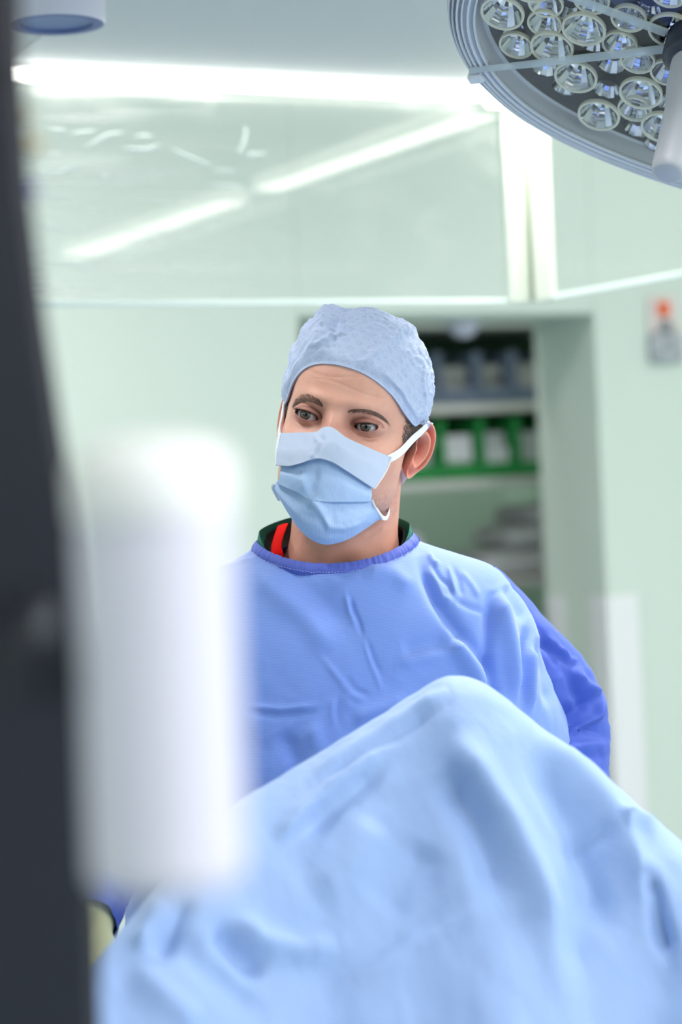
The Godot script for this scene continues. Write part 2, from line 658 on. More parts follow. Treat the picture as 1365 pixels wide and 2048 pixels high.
func canopy() -> void:
	var o := thing("clean_air_canopy", "ceiling canopy over the operating area with clear glass side screens and white corner posts", "canopy")
	var x0 := -0.90
	var x1 := 1.846
	var z0 := -2.88
	var z1 := -0.35
	obj("plenum_housing", boxed(Vector3(x0 - 0.03, UV_HEIGHT + 0.012, z0 - 0.03), Vector3(x1 + 0.03, 2.9, z1 + 0.03), 0.01), M.housing, o)
	# ceiling screens of the air outlet, with joints between them
	var nx := 3
	var nz := 4
	for i in nx:
		for j in nz:
			var a := Vector3(lerpf(x0, x1, i / float(nx)) + 0.002, UV_HEIGHT, lerpf(z0, z1, j / float(nz)) + 0.002)
			var b := Vector3(lerpf(x0, x1, (i + 1.0) / nx) - 0.002, UV_HEIGHT + 0.012, lerpf(z0, z1, (j + 1.0) / nz) - 0.002)
			obj("ceiling_screen", boxed(a, b, 0.002), M.diffuser, o)
	# glass screens: front, right, left, back
	var low := 1.95
	for s in [[Vector3(x0 + 0.05, low, z0 - 0.004), Vector3(x1 - 0.045, UV_HEIGHT, z0 - 0.004), 0], [Vector3(x1 + 0.004, low, z0 + 0.05), Vector3(x1 + 0.004, UV_HEIGHT, z1 - 0.05), 1], [Vector3(x0 - 0.004, low, z0 + 0.05), Vector3(x0 - 0.004, UV_HEIGHT, z1 - 0.05), 1], [Vector3(x0 + 0.05, low, z1 + 0.004), Vector3(x1 - 0.05, UV_HEIGHT, z1 + 0.004), 0]]:
		var a: Vector3 = s[0]
		var b: Vector3 = s[1]
		var g := Geo.new()
		g.face([a, Vector3(b.x, a.y, b.z), b, Vector3(a.x, b.y, a.z)])
		var gl := obj("glass_screen", g, M.clear_glass, o)
		var e := Geo.new()
		var th := 0.005
		if s[2] == 0:
			e.box(Vector3(a.x, low - 0.008, a.z - th), Vector3(b.x, low, a.z + th), 0.001)
		else:
			e.box(Vector3(a.x - th, low - 0.010, a.z), Vector3(a.x + th, low, b.z), 0.001)
		obj("glass_edge", e, M.glass_edge, gl)
	# corner posts: a pair of white strips at each corner
	for cx in [x0, x1]:
		for cz in [z0, z1]:
			var sx := -1.0 if cx == x1 else 1.0
			var sz := 1.0 if cz == z0 else -1.0
			var a := Geo.new()
			a.box(Vector3(minf(cx + sx * 0.036, cx - sx * 0.008), low - 0.008, cz - 0.008), Vector3(maxf(cx + sx * 0.036, cx - sx * 0.008), UV_HEIGHT, cz + 0.004), 0.003)
			obj("corner_post", a, M.post_white, o)
			var b := Geo.new()
			b.box(Vector3(cx - 0.004, low - 0.010, minf(cz + sz * 0.022, cz + sz * 0.075)), Vector3(cx + 0.008, UV_HEIGHT, maxf(cz + sz * 0.022, cz + sz * 0.075)), 0.003)
			obj("corner_post", b, M.post_white, o)
			obj("corner_seal", boxed(Vector3(minf(cx, cx - sx * 0.006), low - 0.006, minf(cz + sz * 0.004, cz + sz * 0.022)), Vector3(maxf(cx, cx - sx * 0.006), UV_HEIGHT, maxf(cz + sz * 0.004, cz + sz * 0.022)), 0.001), M.seal, o)
	smears(o, x0 + 0.06, x1 - 0.05, low, UV_HEIGHT, z0 + 0.0005)
	for a in STRIPS:
		strip_light(a)
	for a in ADDED_SPOTS:  # fittings for the added spotlights
		var sp := thing("added_spotlight", a[5], "spotlight", Vector3(a[0], UV_HEIGHT, a[1]), "added spotlights in the canopy")
		var rg := Geo.new()
		rg.lathe([Vector2(0.094, 0.002), Vector2(0.094, -0.003), Vector2(0.108, -0.004), Vector2(0.110, 0.0)], 32)
		obj("trim_ring", rg, M.white_metal, sp)
		var ds := Geo.new()
		ds.lathe([Vector2(0.094, -0.0005), Vector2(0.0001, -0.0005)], 32, Vector3.ZERO, Basis(), true)
		obj("lens", ds, M.panel_glow, sp)
	# short white cylinder fixed under the canopy
	var c := P(112, 50, 2.5)
	var k := thing("ceiling_mount", "white cylinder with blue-grey underside hanging from the canopy ceiling above the tube light", "ceiling mount", Vector3(c.x, UV_HEIGHT, c.z))
	var d := c.y - UV_HEIGHT
	var g := Geo.new()
	g.lathe([Vector2(0.062, 0), Vector2(0.062, d + 0.004), Vector2(0.060, d)], 48, Vector3.ZERO, Basis(), true)
	obj("body", g, M.white_plastic, k)
	var r := Geo.new()
	r.lathe([Vector2(0.060, d), Vector2(0.047, d), null, Vector2(0.047, d), Vector2(0.045, d + 0.004)], 48, Vector3.ZERO, Basis(), true)
	obj("rim", r, M.blue_underside_rim, k)
	var q := Geo.new()
	q.lathe([Vector2(0.045, d + 0.004), Vector2(0.0001, d + 0.004)], 48, Vector3.ZERO, Basis(), true)
	obj("underside", q, M.blue_underside, k)


func strip_light(a: Array) -> void:
	var o := thing("strip_light", a[6], "strip light", Vector3(a[0], a[1], a[2]), "strip lights round the canopy")
	var h: float = a[4] / 2
	var back := Geo.new()
	var t := Geo.new()
	if a[3] == 0:
		back.box(Vector3(-h, 0.008, -0.009), Vector3(h, UV_HEIGHT - a[1] - 0.0005, 0.009), 0.003)
		t.tube([Vector3(-h + 0.004, 0, 0), Vector3(h - 0.02, 0, 0), Vector3(h - 0.004, 0, 0)], [0.010, 0.010, 0.007], 16)
	else:
		back.box(Vector3(-0.034, 0.012, -h), Vector3(0.034, UV_HEIGHT - a[1] - 0.0005, h), 0.003)
		t.box(Vector3(-0.036, -0.014, -h + 0.004), Vector3(0.036, 0.013, h - 0.004), 0.008)
	obj("batten", back, M.white_metal, o)
	obj("light_tube", t, M.tube_glow if a[3] == 0 else M.strip_glow, o)


func smears(o: Node3D, x0: float, x1: float, y0: float, y1: float, z: float) -> void:
	# scratches and a wiped film of dirt on the front glass, painted haze at the top
	var w := 1024
	var h := 160
	var im := Image.create(w, h, false, Image.FORMAT_RGBA8)
	var f := FastNoiseLite.new()
	f.seed = 21
	f.frequency = 0.01
	f.fractal_octaves = 4
	for y in h:
		for x in w:
			var s := f.get_noise_2d(x * 0.6, y * 9.0) * 0.5 + 0.5
			var b := f.get_noise_2d(x * 1.6 + 500.0, y * 1.6) * 0.5 + 0.5
			var left := smoothstep(900.0, 560.0, x)
			var top := smoothstep(60.0, 0.0, y)  # haze below the tube light, painted as denser film
			var a := 0.022 + 0.05 * smoothstep(0.45, 0.8, b) + left * 0.45 * smoothstep(0.5, 0.72, s) + top * left * 0.08 * smoothstep(0.4, 0.7, b)
			im.set_pixel(x, y, Color(1, 1, 1, clampf(a, 0.0, 1.0)))
	var m := mat("glass_film", Color.WHITE, 0.9)
	m.albedo_texture = ImageTexture.create_from_image(im)
	m.transparency = BaseMaterial3D.TRANSPARENCY_ALPHA
	m.cull_mode = BaseMaterial3D.CULL_DISABLED
	var g := Geo.new()
	var q := [Vector3(x0, y0, z), Vector3(x1, y0, z), Vector3(x1, y1, z), Vector3(x0, y1, z)]
	var uv := [Vector2(0, 1), Vector2(1, 1), Vector2(1, 0), Vector2(0, 0)]
	for i in 4:
		g.put(q[i], Vector3(0, 0, 1), uv[i])
	g.tri(0, 1, 2)
	g.tri(0, 2, 3)
	var film := obj("dust_haze_film", g, m, o)
	film.set_meta("kind", "stuff")
	# the longer scratches: thin raised slivers, from the photograph
	var sc := Geo.new()
	for s in [[170, 293, 195, 282, 215, 270, 250, 265, 7], [270, 273, 305, 273, 7], [245, 296, 290, 299, 318, 290, 7], [345, 297, 372, 312, 420, 330, 7], [425, 341, 470, 342, 5], [493, 252, 488, 290, 476, 306, 8], [490, 309, 533, 309, 7], [420, 369, 485, 374, 6], [310, 402, 355, 411, 5], [75, 344, 115, 345, 140, 335, 180, 326, 5], [90, 392, 155, 393, 5], [64, 444, 105, 457, 152, 463, 5], [160, 457, 183, 474, 4], [70, 540, 110, 524, 180, 527, 3], [190, 565, 240, 552, 275, 540, 3], [135, 325, 148, 325, 4], [140, 268, 190, 262, 6], [100, 258, 130, 262, 5], [90, 307, 122, 307, 5], [205, 350, 216, 352, 5], [220, 420, 220, 440, 4], [115, 532, 185, 533, 3], [340, 530, 370, 530, 3]]:
		var wd: float = s[-1]
		var pts := []
		for i in range(0, s.size() - 1, 2):
			var d := P(s[i], s[i + 1], 1.0) - EYE
			pts.append(EYE + d * ((z + 0.001) / d.z))
		pts = smooth_path(pts, 6)
		var rad := []
		for i in pts.size():
			rad.append(wd * 0.5 / FOCAL * 3.2 * (0.35 + 0.65 * sin(PI * (i + 0.5) / pts.size())))
		sc.tube(pts, rad, 6, true, 0.15, Vector3(0.05, 1, 0))
	var m2 := mat("scratch", rgb(240, 250, 248), 0.8)
	m2.transparency = BaseMaterial3D.TRANSPARENCY_ALPHA
	m2.albedo_color.a = 0.85
	var scr := obj("scratches", sc, m2, o)
	scr.set_meta("kind", "stuff")


# ---------------------------------------------------------------- surgical lamp
func surgical_lamp() -> void:
	var c := P(1402, 76, 2.05)
	var nrm := (SX * -0.2597 + SY * -0.8493 - SF * 0.46).normalized()
	var xa := (SX - nrm * SX.dot(nrm)).normalized()
	var ya := nrm.cross(xa)
	var o := thing("surgical_lamp", "round multi-reflector surgical lamp with clear ribbed rim and white handle, upper right", "surgical lamp", c)
	o.basis = Basis(xa, ya, nrm)          # local z looks out of the face
	var fr := Basis(Vector3.RIGHT, Vector3(0, 0, 1), Vector3(0, -1, 0))   # lathe axis along z
	var R := 0.2525
	var g := Geo.new()
	g.lathe([Vector2(R - 0.004, -0.012), Vector2(R - 0.006, -0.030), Vector2(R - 0.03, -0.055), Vector2(0.16, -0.075), Vector2(0.06, -0.085), Vector2(0.0001, -0.086)], 96, Vector3.ZERO, fr, true)
	obj("housing", lobed(g), M.housing, o)
	# the ribbed rim
	var prof := []
	var k := 34
	for i in k + 1:
		var t := i / float(k)
		var q := Vector2(lerpf(R, 0.2215, smoothstep(0.12, 1.0, t)), lerpf(-0.014, 0.008, pow(sin(minf(t * 1.25, 1.0) * PI / 2), 1.2)))
		var rib: float = [0.0, 0.0014, 0.0006, -0.0004][i % 4]
		prof.append(q + Vector2(rib * (1.0 - t), rib))
	g = Geo.new()
	g.lathe(prof, 128, Vector3.ZERO, fr)
	obj("rim", lobed(g), M.lamp_rim, o)
	for q in [[0.2225, 0.010, 0.0012], [0.2290, 0.0105, 0.0016], [0.2352, 0.010, 0.0012], [0.2405, 0.0085, 0.0016], [0.2455, 0.006, 0.0010], [0.2500, 0.001, 0.0014], [0.2515, -0.006, 0.001]]:
		g = Geo.new()
		var w: float = q[2]
		g.lathe([Vector2(q[0] - w, q[1] - 0.003), Vector2(q[0] - w * 0.6, q[1] + 0.0005), Vector2(q[0] + w * 0.6, q[1] + 0.0005), Vector2(q[0] + w, q[1] - 0.003)], 128, Vector3.ZERO, fr, true)
		obj("rim_bead", lobed(g), M.clear_rim, o)
	g = Geo.new()
	g.lathe([Vector2(0.222, 0.006), Vector2(0.221, -0.016), null, Vector2(0.221, -0.016), Vector2(0.217, -0.017)], 96, Vector3.ZERO, fr)
	obj("inner_band", lobed(g), M.lamp_band, o)
	g = Geo.new()
	g.lathe([Vector2(0.2175, -0.017), Vector2(0.200, -0.024), Vector2(0.0001, -0.026)], 96, Vector3.ZERO, fr)
	obj("face_plate", lobed(g), M.lamp_plate, o)
	# reflectors
	var cup_l := reflector(0.0225, 0.026, 14)
	var cup_s := reflector(0.0150, 0.020, 12)
	var cup_m := reflector(0.0180, 0.022, 14)
	var ring_l := ring_mesh(0.0225, 0.0017)
	var ring_m := ring_mesh(0.0180, 0.0014)
	var led := Geo.new()
	led.lathe([Vector2(0.0032, 0), Vector2(0.0026, 0.003), Vector2(0.0001, 0.004)], 10, Vector3.ZERO, fr)
	var led_mesh := led.mesh()
	var spots := []
	for q in [[1005, 28, 2], [1022, 54, 0], [1090, 48, 1], [1168, 60, 2], [1186, 84, 0], [1033, 92, 1], [1104, 97, 2], [1090, 134, 0], [1092, 9, 1], [1184, 2, 1], [1240, 90, 1], [1224, 128, 0], [1276, 122, 1], [1152, 155, 2], [1132, 172, 0], [1214, 178, 0], [1282, 188, 2], [1270, 219, 1], [1198, 232, 2], [1276, 257, 0], [1325, 256, 2], [1316, 286, 0], [1342, 206, 0], [1336, 146, 1], [1258, 38, 1], [1342, 62, 2], [1296, 20, 0], [1136, 22, 0], [1010, -30, 1], [1060, -28, 2]]:
		var zz := [-0.012, 0.000, 0.004][q[2]] as float
		var d := P(q[0], q[1], 1.0) - EYE
		var s := (c + nrm * zz - EYE).dot(nrm) / d.dot(nrm)
		spots.append([o.basis.inverse() * (EYE + d * s - c), q[2]])
	# the same layout goes on round the other two lobes
	for turn in [TAU / 3, -TAU / 3]:
		for i in 30:
			var at: Vector3 = (spots[i][0] as Vector3).rotated(Vector3(0, 0, 1), turn)
			var free := true
			for e in spots:
				free = free and Vector2(e[0].x - at.x, e[0].y - at.y).length() > 0.030
			if free and Vector2(at.x, at.y).length() > 0.055:
				spots.append([at, spots[i][1]])
	for e in spots:
		var kind: int = e[1]
		var cup := obj("reflector", [cup_s, cup_m, cup_l][kind], M.chrome, o)
		cup.position = e[0]
		cup.rotation.z = rng.randf() * TAU
		if kind:
			obj("reflector_ring", [null, ring_m, ring_l][kind], M.cream_rim, cup)
		else:
			var diode := obj("light_emitting_diode", led_mesh, M.violet_led, cup)
			diode.position.z = -0.019
	# clear front cover with raised spokes
	g = Geo.new()
	g.lathe([Vector2(0.2215, 0.0065), Vector2(0.04, 0.0085)], 96, Vector3.ZERO, fr, false)
	obj("front_cover", lobed(g), M.clear_glass, o)
	for q in [[958, 138], [1120, -16]]:
		var d := P(q[0], q[1], 1.0) - EYE
		var s := (c + nrm * 0.010 - EYE).dot(nrm) / d.dot(nrm)
		var e := o.basis.inverse() * (EYE + d * s - c)
		e = e.normalized() * 0.262
		e.z = 0.011
		var u := Vector3(e.x, e.y, 0).normalized()
		spoke(o, u)
		spoke(o, u.rotated(Vector3(0, 0, 1), PI))
	# tab at the rim
	var dt := P(962, 142, 1.0) - EYE
	var st := (c - EYE).dot(nrm) / dt.dot(nrm)
	var tp := o.basis.inverse() * (EYE + dt * st - c)
	var tb := obj("rim_tab", boxed(Vector3(-0.012, -0.006, -0.008), Vector3(0.006, 0.006, 0.006), 0.002), M.clear_rim, o)
	tb.position = Vector3(tp.x, tp.y, 0.008)
	tb.rotation.z = atan2(-tp.y, -tp.x)
	# handle
	g = Geo.new()
	g.lathe([Vector2(0.034, 0.004), Vector2(0.034, 0.030), Vector2(0.029, 0.036), Vector2(0.024, 0.038)], 32, Vector3.ZERO, fr)
	obj("handle_collar", g, M.dark_collar, o)
	g = Geo.new()
	g.lathe([Vector2(0.0235, 0.036), Vector2(0.0225, 0.07), Vector2(0.0185, 0.10), Vector2(0.0175, 0.170), Vector2(0.0165, 0.178), Vector2(0.012, 0.181), Vector2(0.0001, 0.182)], 32, Vector3.ZERO, fr)
	obj("handle", g, M.handle_frost, o)
	# suspension: hub, yoke and drop tube up to the canopy
	var bas := o.basis.inverse()
	var hub := Vector3(0, 0, -0.085)
	var wt := c + o.basis * hub
	var p1 := bas * (wt - nrm * 0.05 - c)
	var p2 := bas * (Vector3(wt.x + 0.12, UV_HEIGHT - 0.02, wt.z - 0.05) - c)
	g = Geo.new()
	g.tube([hub, p1, p2], [0.03, 0.025, 0.025], 20)
	obj("suspension_arm", g, M.white_metal, o)


func lobed(g: Geo) -> Geo:          # the lamp head is a circle drawn out into three soft lobes
	for i in g.v.size():
		var p := g.v[i]
		var r := Vector2(p.x, p.y).length()
		var q := 1.0 + 0.069 * cos(3.0 * (atan2(p.y, p.x) + deg_to_rad(165.0))) * smoothstep(0.0, 0.1, r)
		g.v[i] = Vector3(p.x * q, p.y * q, p.z)
	return g


func spoke(o: Node3D, u: Vector3) -> void:
	var g := Geo.new()
	g.tube([u * 0.036 + Vector3(0, 0, 0.010), u * 0.15 + Vector3(0, 0, 0.011), u * 0.258 + Vector3(0, 0, 0.011)], [0.0065, 0.006, 0.0045], 8, true, 0.4, Vector3(-u.y, u.x, 0))
	obj("cover_spoke", g, M.spoke_clear, o)


func reflector(r: float, depth: float, facets: int) -> ArrayMesh:
	var g := Geo.new()
	for side in 2:                        # the mirrored inside and the outside of the cup
		for i in facets:
			var a0 := TAU * i / facets
			var a1 := TAU * (i + 1) / facets
			var last := []
			for s in 6:
				var q := s / 5.0
				var rr := r * (0.17 + 0.83 * pow(q, 0.62)) + side * 0.0006
				var z := -depth * (1.0 - q)
				var e := [Vector3(rr * cos(a0), rr * sin(a0), z), Vector3(rr * cos(a1), rr * sin(a1), z)]
				if last.size():
					if side:
						g.face([last[0], last[1], e[1], e[0]])
					else:
						g.face([last[1], last[0], e[0], e[1]])
				last = e
	var cap := []
	for i in facets:
		cap.append(Vector3(r * 0.17 * cos(TAU * i / facets), r * 0.17 * sin(TAU * i / facets), -depth))
	g.face(cap)
	return g.mesh()


func ring_mesh(r: float, w: float) -> ArrayMesh:
	var g := Geo.new()
	g.lathe([Vector2(r - w, -0.0005), Vector2(r - w * 0.7, 0.001), Vector2(r + w * 0.5, 0.001), Vector2(r + w * 0.7, -0.001), Vector2(r + w * 0.5, -0.004)], 32, Vector3.ZERO, Basis(Vector3.RIGHT, Vector3(0, 0, 1), Vector3(0, -1, 0)), true)
	return g.mesh()


# ---------------------------------------------------------------- surgeon
var BODY := Transform3D()        # the surgeon's feet: x to the photograph's right, z towards the camera
var HEAD := Transform3D()        # the head in the surgeon's own axes: x to the photograph's right, z out of the face


func PL(x: float, y: float, d: float) -> Vector3:
	return BODY.affine_inverse() * P(x, y, d)


# the point of the head's own space at depth z (out of the face) that lies at a spot of the photograph
func HP(x: float, y: float, z: float) -> Vector3:
	var inv := (BODY * HEAD).affine_inverse()
	var a := inv * EYE
	var b := inv * P(x, y, 1.0)
	return a + (b - a) * ((z - a.z) / (b.z - a.z))


# smooth union of tapered bones on a grid, meshed as surface nets. bone: [a, b, ra, rb]
func nets(g: Geo, bones: Array, cell: float, soft: float, xf := Transform3D(), col := Color(1, 1, 1)) -> void:
	var lo := Vector3(1e9, 1e9, 1e9)
	var hi := -lo
	for b in bones:
		var r := Vector3.ONE * (maxf(b[2], b[3]) + soft + cell * 2)
		lo = lo.min(b[0] - r).min(b[1] - r)
		hi = hi.max(b[0] + r).max(b[1] + r)
	var nx := int((hi.x - lo.x) / cell) + 2
	var ny := int((hi.y - lo.y) / cell) + 2
	var nz := int((hi.z - lo.z) / cell) + 2
	var f := PackedFloat32Array()
	f.resize(nx * ny * nz)
	f.fill(1.0)
	for b in bones:
		var r: float = maxf(b[2], b[3]) + soft + cell * 2
		var p: Vector3 = b[0]
		var ab: Vector3 = b[1] - p
		var l2 := maxf(ab.length_squared(), 1e-9)
		var s0: Vector3 = ((b[0].min(b[1]) - Vector3.ONE * r - lo) / cell).max(Vector3.ZERO)
		var s1: Vector3 = (b[0].max(b[1]) + Vector3.ONE * r - lo) / cell
		for z in range(int(s0.z), mini(int(s1.z) + 1, nz)):
			for y in range(int(s0.y), mini(int(s1.y) + 1, ny)):
				for x in range(int(s0.x), mini(int(s1.x) + 1, nx)):
					var q := lo + Vector3(x, y, z) * cell - p
					var s := clampf(q.dot(ab) / l2, 0.0, 1.0)
					var d: float = (q - ab * s).length() - lerpf(b[2], b[3], s)
					var i := (z * ny + y) * nx + x
					var h := maxf(soft - absf(f[i] - d), 0.0) / soft
					f[i] = minf(f[i], d) - h * h * soft * 0.25
	var id := PackedInt32Array()
	id.resize(nx * ny * nz)
	id.fill(-1)
	var first := g.v.size()
	for z in nz - 1:
		for y in ny - 1:
			for x in nx - 1:
				var i := (z * ny + y) * nx + x
				var v0 := f[i]
				if absf(v0) > cell * 2.0:
					continue
				var c8 := [v0, f[i + 1], f[i + nx], f[i + nx + 1], f[i + nx * ny], f[i + nx * ny + 1], f[i + nx * ny + nx], f[i + nx * ny + nx + 1]]
				var inside := 0
				for e in c8:
					inside += int(e < 0.0)
				if inside == 0 or inside == 8:
					continue
				var sum := Vector3.ZERO
				var count := 0
				for a in 8:
					for ax in [1, 2, 4]:
						if a & ax:
							continue
						var b2: int = a | ax
						if (c8[a] < 0.0) == (c8[b2] < 0.0):
							continue
						var s: float = c8[a] / (c8[a] - c8[b2])
						var pa := Vector3(a & 1, (a >> 1) & 1, a >> 2)
						var pb := Vector3(b2 & 1, (b2 >> 1) & 1, b2 >> 2)
						sum += pa.lerp(pb, s)
						count += 1
				var grad := Vector3(c8[1] + c8[3] + c8[5] + c8[7] - c8[0] - c8[2] - c8[4] - c8[6], c8[2] + c8[3] + c8[6] + c8[7] - c8[0] - c8[1] - c8[4] - c8[5], c8[4] + c8[5] + c8[6] + c8[7] - c8[0] - c8[1] - c8[2] - c8[3])
				id[i] = g.v.size()
				g.put(xf * (lo + (Vector3(x, y, z) + sum / count) * cell), (xf.basis * grad).normalized(), Vector2.ZERO, col)
	var st := [1, nx, nx * ny]
	var turned := xf.basis.determinant() < 0.0
	for z in range(1, nz - 1):
		for y in range(1, ny - 1):
			for x in range(1, nx - 1):
				var i := (z * ny + y) * nx + x
				for ax in 3:
					var inside := f[i] < 0.0
					if inside == (f[i + st[ax]] < 0.0):
						continue
					var u: int = st[(ax + 1) % 3]
					var w: int = st[(ax + 2) % 3]
					var q := [id[i - u - w], id[i - w], id[i], id[i - u]]
					if q.min() < 0:
						continue
					if inside != turned:
						g.tri(q[0], q[1], q[2])
						g.tri(q[0], q[2], q[3])
					else:
						g.tri(q[0], q[2], q[1])
						g.tri(q[0], q[3], q[2])


func ell(o: Vector3, r: Vector3, d: Vector3) -> float:   # where a ray from the origin leaves an ellipsoid
	var a := d / r
	var b := o / r
	var A := a.dot(a)
	var B := a.dot(b)
	var D := B * B - A * (b.dot(b) - 1.0)
	return (B + sqrt(maxf(D, 0.0))) / A if D > 0.0 else 0.0


# [centre, reach, push]; mirrored in x
const BRUSH := [
	[Vector3(0.028, 0.020, 0.092), Vector3(0.022, 0.008, 0.035), Vector3(0, 0, 0.0055)],
	[Vector3(0.033, -0.002, 0.086), Vector3(0.018, 0.0125, 0.04), Vector3(0, 0, -0.0085)],
	[Vector3(0.015, -0.004, 0.09), Vector3(0.006, 0.010, 0.04), Vector3(0, 0, -0.0035)],
	[Vector3(0.046, -0.030, 0.070), Vector3(0.020, 0.014, 0.04), Vector3(0.002, 0, 0.004)],
	[Vector3(0.073, 0.028, 0.045), Vector3(0.02, 0.026, 0.03), Vector3(-0.004, 0, 0)],
	[Vector3(0.012, -0.047, 0.092), Vector3(0.007, 0.008, 0.04), Vector3(0, 0, 0.010)],
	[Vector3(0.060, -0.078, 0.015), Vector3(0.02, 0.022, 0.035), Vector3(0.005, 0, 0)],
	[Vector3(0.060, -0.060, 0.050), Vector3(0.018, 0.02, 0.03), Vector3(-0.003, 0, -0.002)],
]
const BRUSH_MID := [
	[Vector3(0, 0.018, 0.095), Vector3(0.013, 0.010, 0.04), Vector3(0, 0, 0.0035)],
	[Vector3(0, -0.004, 0.092), Vector3(0.0085, 0.014, 0.04), Vector3(0, 0, 0.012)],
	[Vector3(0, -0.026, 0.092), Vector3(0.0095, 0.014, 0.04), Vector3(0, 0, 0.017)],
	[Vector3(0, -0.043, 0.092), Vector3(0.011, 0.010, 0.04), Vector3(0, 0, 0.020)],
	[Vector3(0, -0.076, 0.09), Vector3(0.022, 0.008, 0.04), Vector3(0, 0, 0.006)],
	[Vector3(0, -0.108, 0.08), Vector3(0.018, 0.012, 0.04), Vector3(0, 0, 0.009)],
]


func skull(d: Vector3) -> float:
	var a := ell(Vector3(0, 0.033, -0.008), Vector3(0.0765, 0.087, 0.100), d)
	var b := ell(Vector3(0, -0.036, 0.028), Vector3(0.0655, 0.084, 0.067), d)
	var k := 0.016
	var h := maxf(k - absf(a - b), 0.0) / k
	return maxf(a, b) + h * h * k * 0.25


func skin_at(az: float, el: float) -> Vector3:
	var d := Vector3(sin(az) * cos(el), sin(el), cos(az) * cos(el))
	var p := d * skull(d)
	var o := p
	if p.z > -0.03:
		for b in BRUSH:
			var q := (Vector3(absf(o.x), o.y, o.z) - b[0]) / b[1] as Vector3
			var e := q.length_squared()
			if e < 9.0:
				var w := exp(-e)
				p += Vector3(b[2].x * signf(o.x), b[2].y, b[2].z) * w
		for b in BRUSH_MID:
			var e: float = ((o - b[0]) / b[1]).length_squared()
			if e < 9.0:
				p += b[2] * exp(-e)
		# faint lines across the forehead
		if o.y > 0.025 and o.y < 0.085 and absf(o.x) < 0.055:
			for l in [[0.036, 0.010], [0.047, -0.02], [0.058, 0.005]]:
				var yy: float = l[0] + 0.004 * cos(o.x * 60.0 + l[1] * 100.0)
				p.z -= 0.0005 * exp(-pow((o.y - yy) / 0.0012, 2)) * smoothstep(0.05, 0.02, absf(o.x - l[1]))
	return p


func skin_xy(x: float, y: float) -> Vector3:     # the skin at given x and y on the front of the head
	var az := atan2(x, 0.09)
	var el := atan2(y, 0.09)
	var p := skin_at(az, el)
	for i in 6:
		az += (x - p.x) * 9.0
		el += (y - p.y) * 9.0
		p = skin_at(az, el)
	return p


func skin_color(p: Vector3) -> Color:
	var c := rgb(228, 175, 155)
	var n := noise.get_noise_3d(p.x * 60, p.y * 60, p.z * 60)
	c = c.lerp(rgb(214, 138, 118), clampf(0.12 + 0.25 * n, 0.0, 1.0))
	var ax := absf(p.x)
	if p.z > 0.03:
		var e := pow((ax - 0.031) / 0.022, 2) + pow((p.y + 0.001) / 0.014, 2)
		c = c.lerp(rgb(166, 112, 104), 0.42 * exp(-e))                       # redder and darker round the eyes
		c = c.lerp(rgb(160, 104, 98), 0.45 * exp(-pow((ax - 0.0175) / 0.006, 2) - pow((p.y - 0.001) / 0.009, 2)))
		c = c.lerp(rgb(196, 120, 100), 0.3 * exp(-pow(ax / 0.02, 2) - pow((p.y + 0.03) / 0.02, 2)))
	# shaved beard
	var beard := smoothstep(-0.045, -0.085, p.y) * smoothstep(-0.05, 0.0, p.z)
	if beard > 0.0:
		var s := noise.get_noise_3d(p.x * 900, p.y * 900, p.z * 900)
		c = c.lerp(rgb(132, 112, 110), beard * clampf(0.34 + 0.5 * s, 0.0, 0.75))
	# cropped hair shows at the temples and behind the ears
	var hairy := smoothstep(0.030, 0.012, p.z) * smoothstep(-0.030, -0.012, p.y + clampf(-p.z, 0.0, 0.04) * 0.7) * smoothstep(0.055, 0.066, ax + clampf(-p.z, 0.0, 0.1))
	c = c.lerp(rgb(70, 58, 54), hairy * 0.75)
	return c.srgb_to_linear()


func warp(s: float) -> float:      # -1..1 to -1..1, finer in the middle
	return 0.55 * s + 0.45 * s * s * s


func surgeon() -> void:
	var foot := P(672, 1110, 2.16)
	BODY = Transform3D(Basis(Vector3.UP, deg_to_rad(-27.0)), Vector3(foot.x, 0, foot.z))
	var cam := Basis(SX, SY, -SF)
	var turn := Basis(Vector3.UP, deg_to_rad(-12.0)) * Basis(Vector3.RIGHT, deg_to_rad(1.5)) * Basis(Vector3(0, 0, 1), deg_to_rad(-11.5))
	HEAD = BODY.affine_inverse() * Transform3D(cam * turn, EYE + cam * Vector3(0.0118, 0.0954, -2.130))
	var o := thing("person", "surgeon in a blue gown, pale blue cap and face mask, looking past the camera", "person", BODY.origin)
	o.basis = BODY.basis
	person_body(o)
	person_head_parts(o)
	person_cap(o)
	person_mask(o)
	person_gown(o)


func neck_ring(s: float) -> Array:     # centre, half width, half depth of the neck; s 0 under the jaw, 1 below the collar
	var top := HEAD * Vector3(0.002, -0.050, -0.022)
	var low := PL(682, 1150, 2.175)
	var c := top.lerp(low, s)
	var w := lerpf(0.0575, 0.0585, s) + 0.016 * pow(maxf(s - 0.55, 0.0) / 0.45, 2.0)
	return [c, w, lerpf(0.060, 0.062, s)]


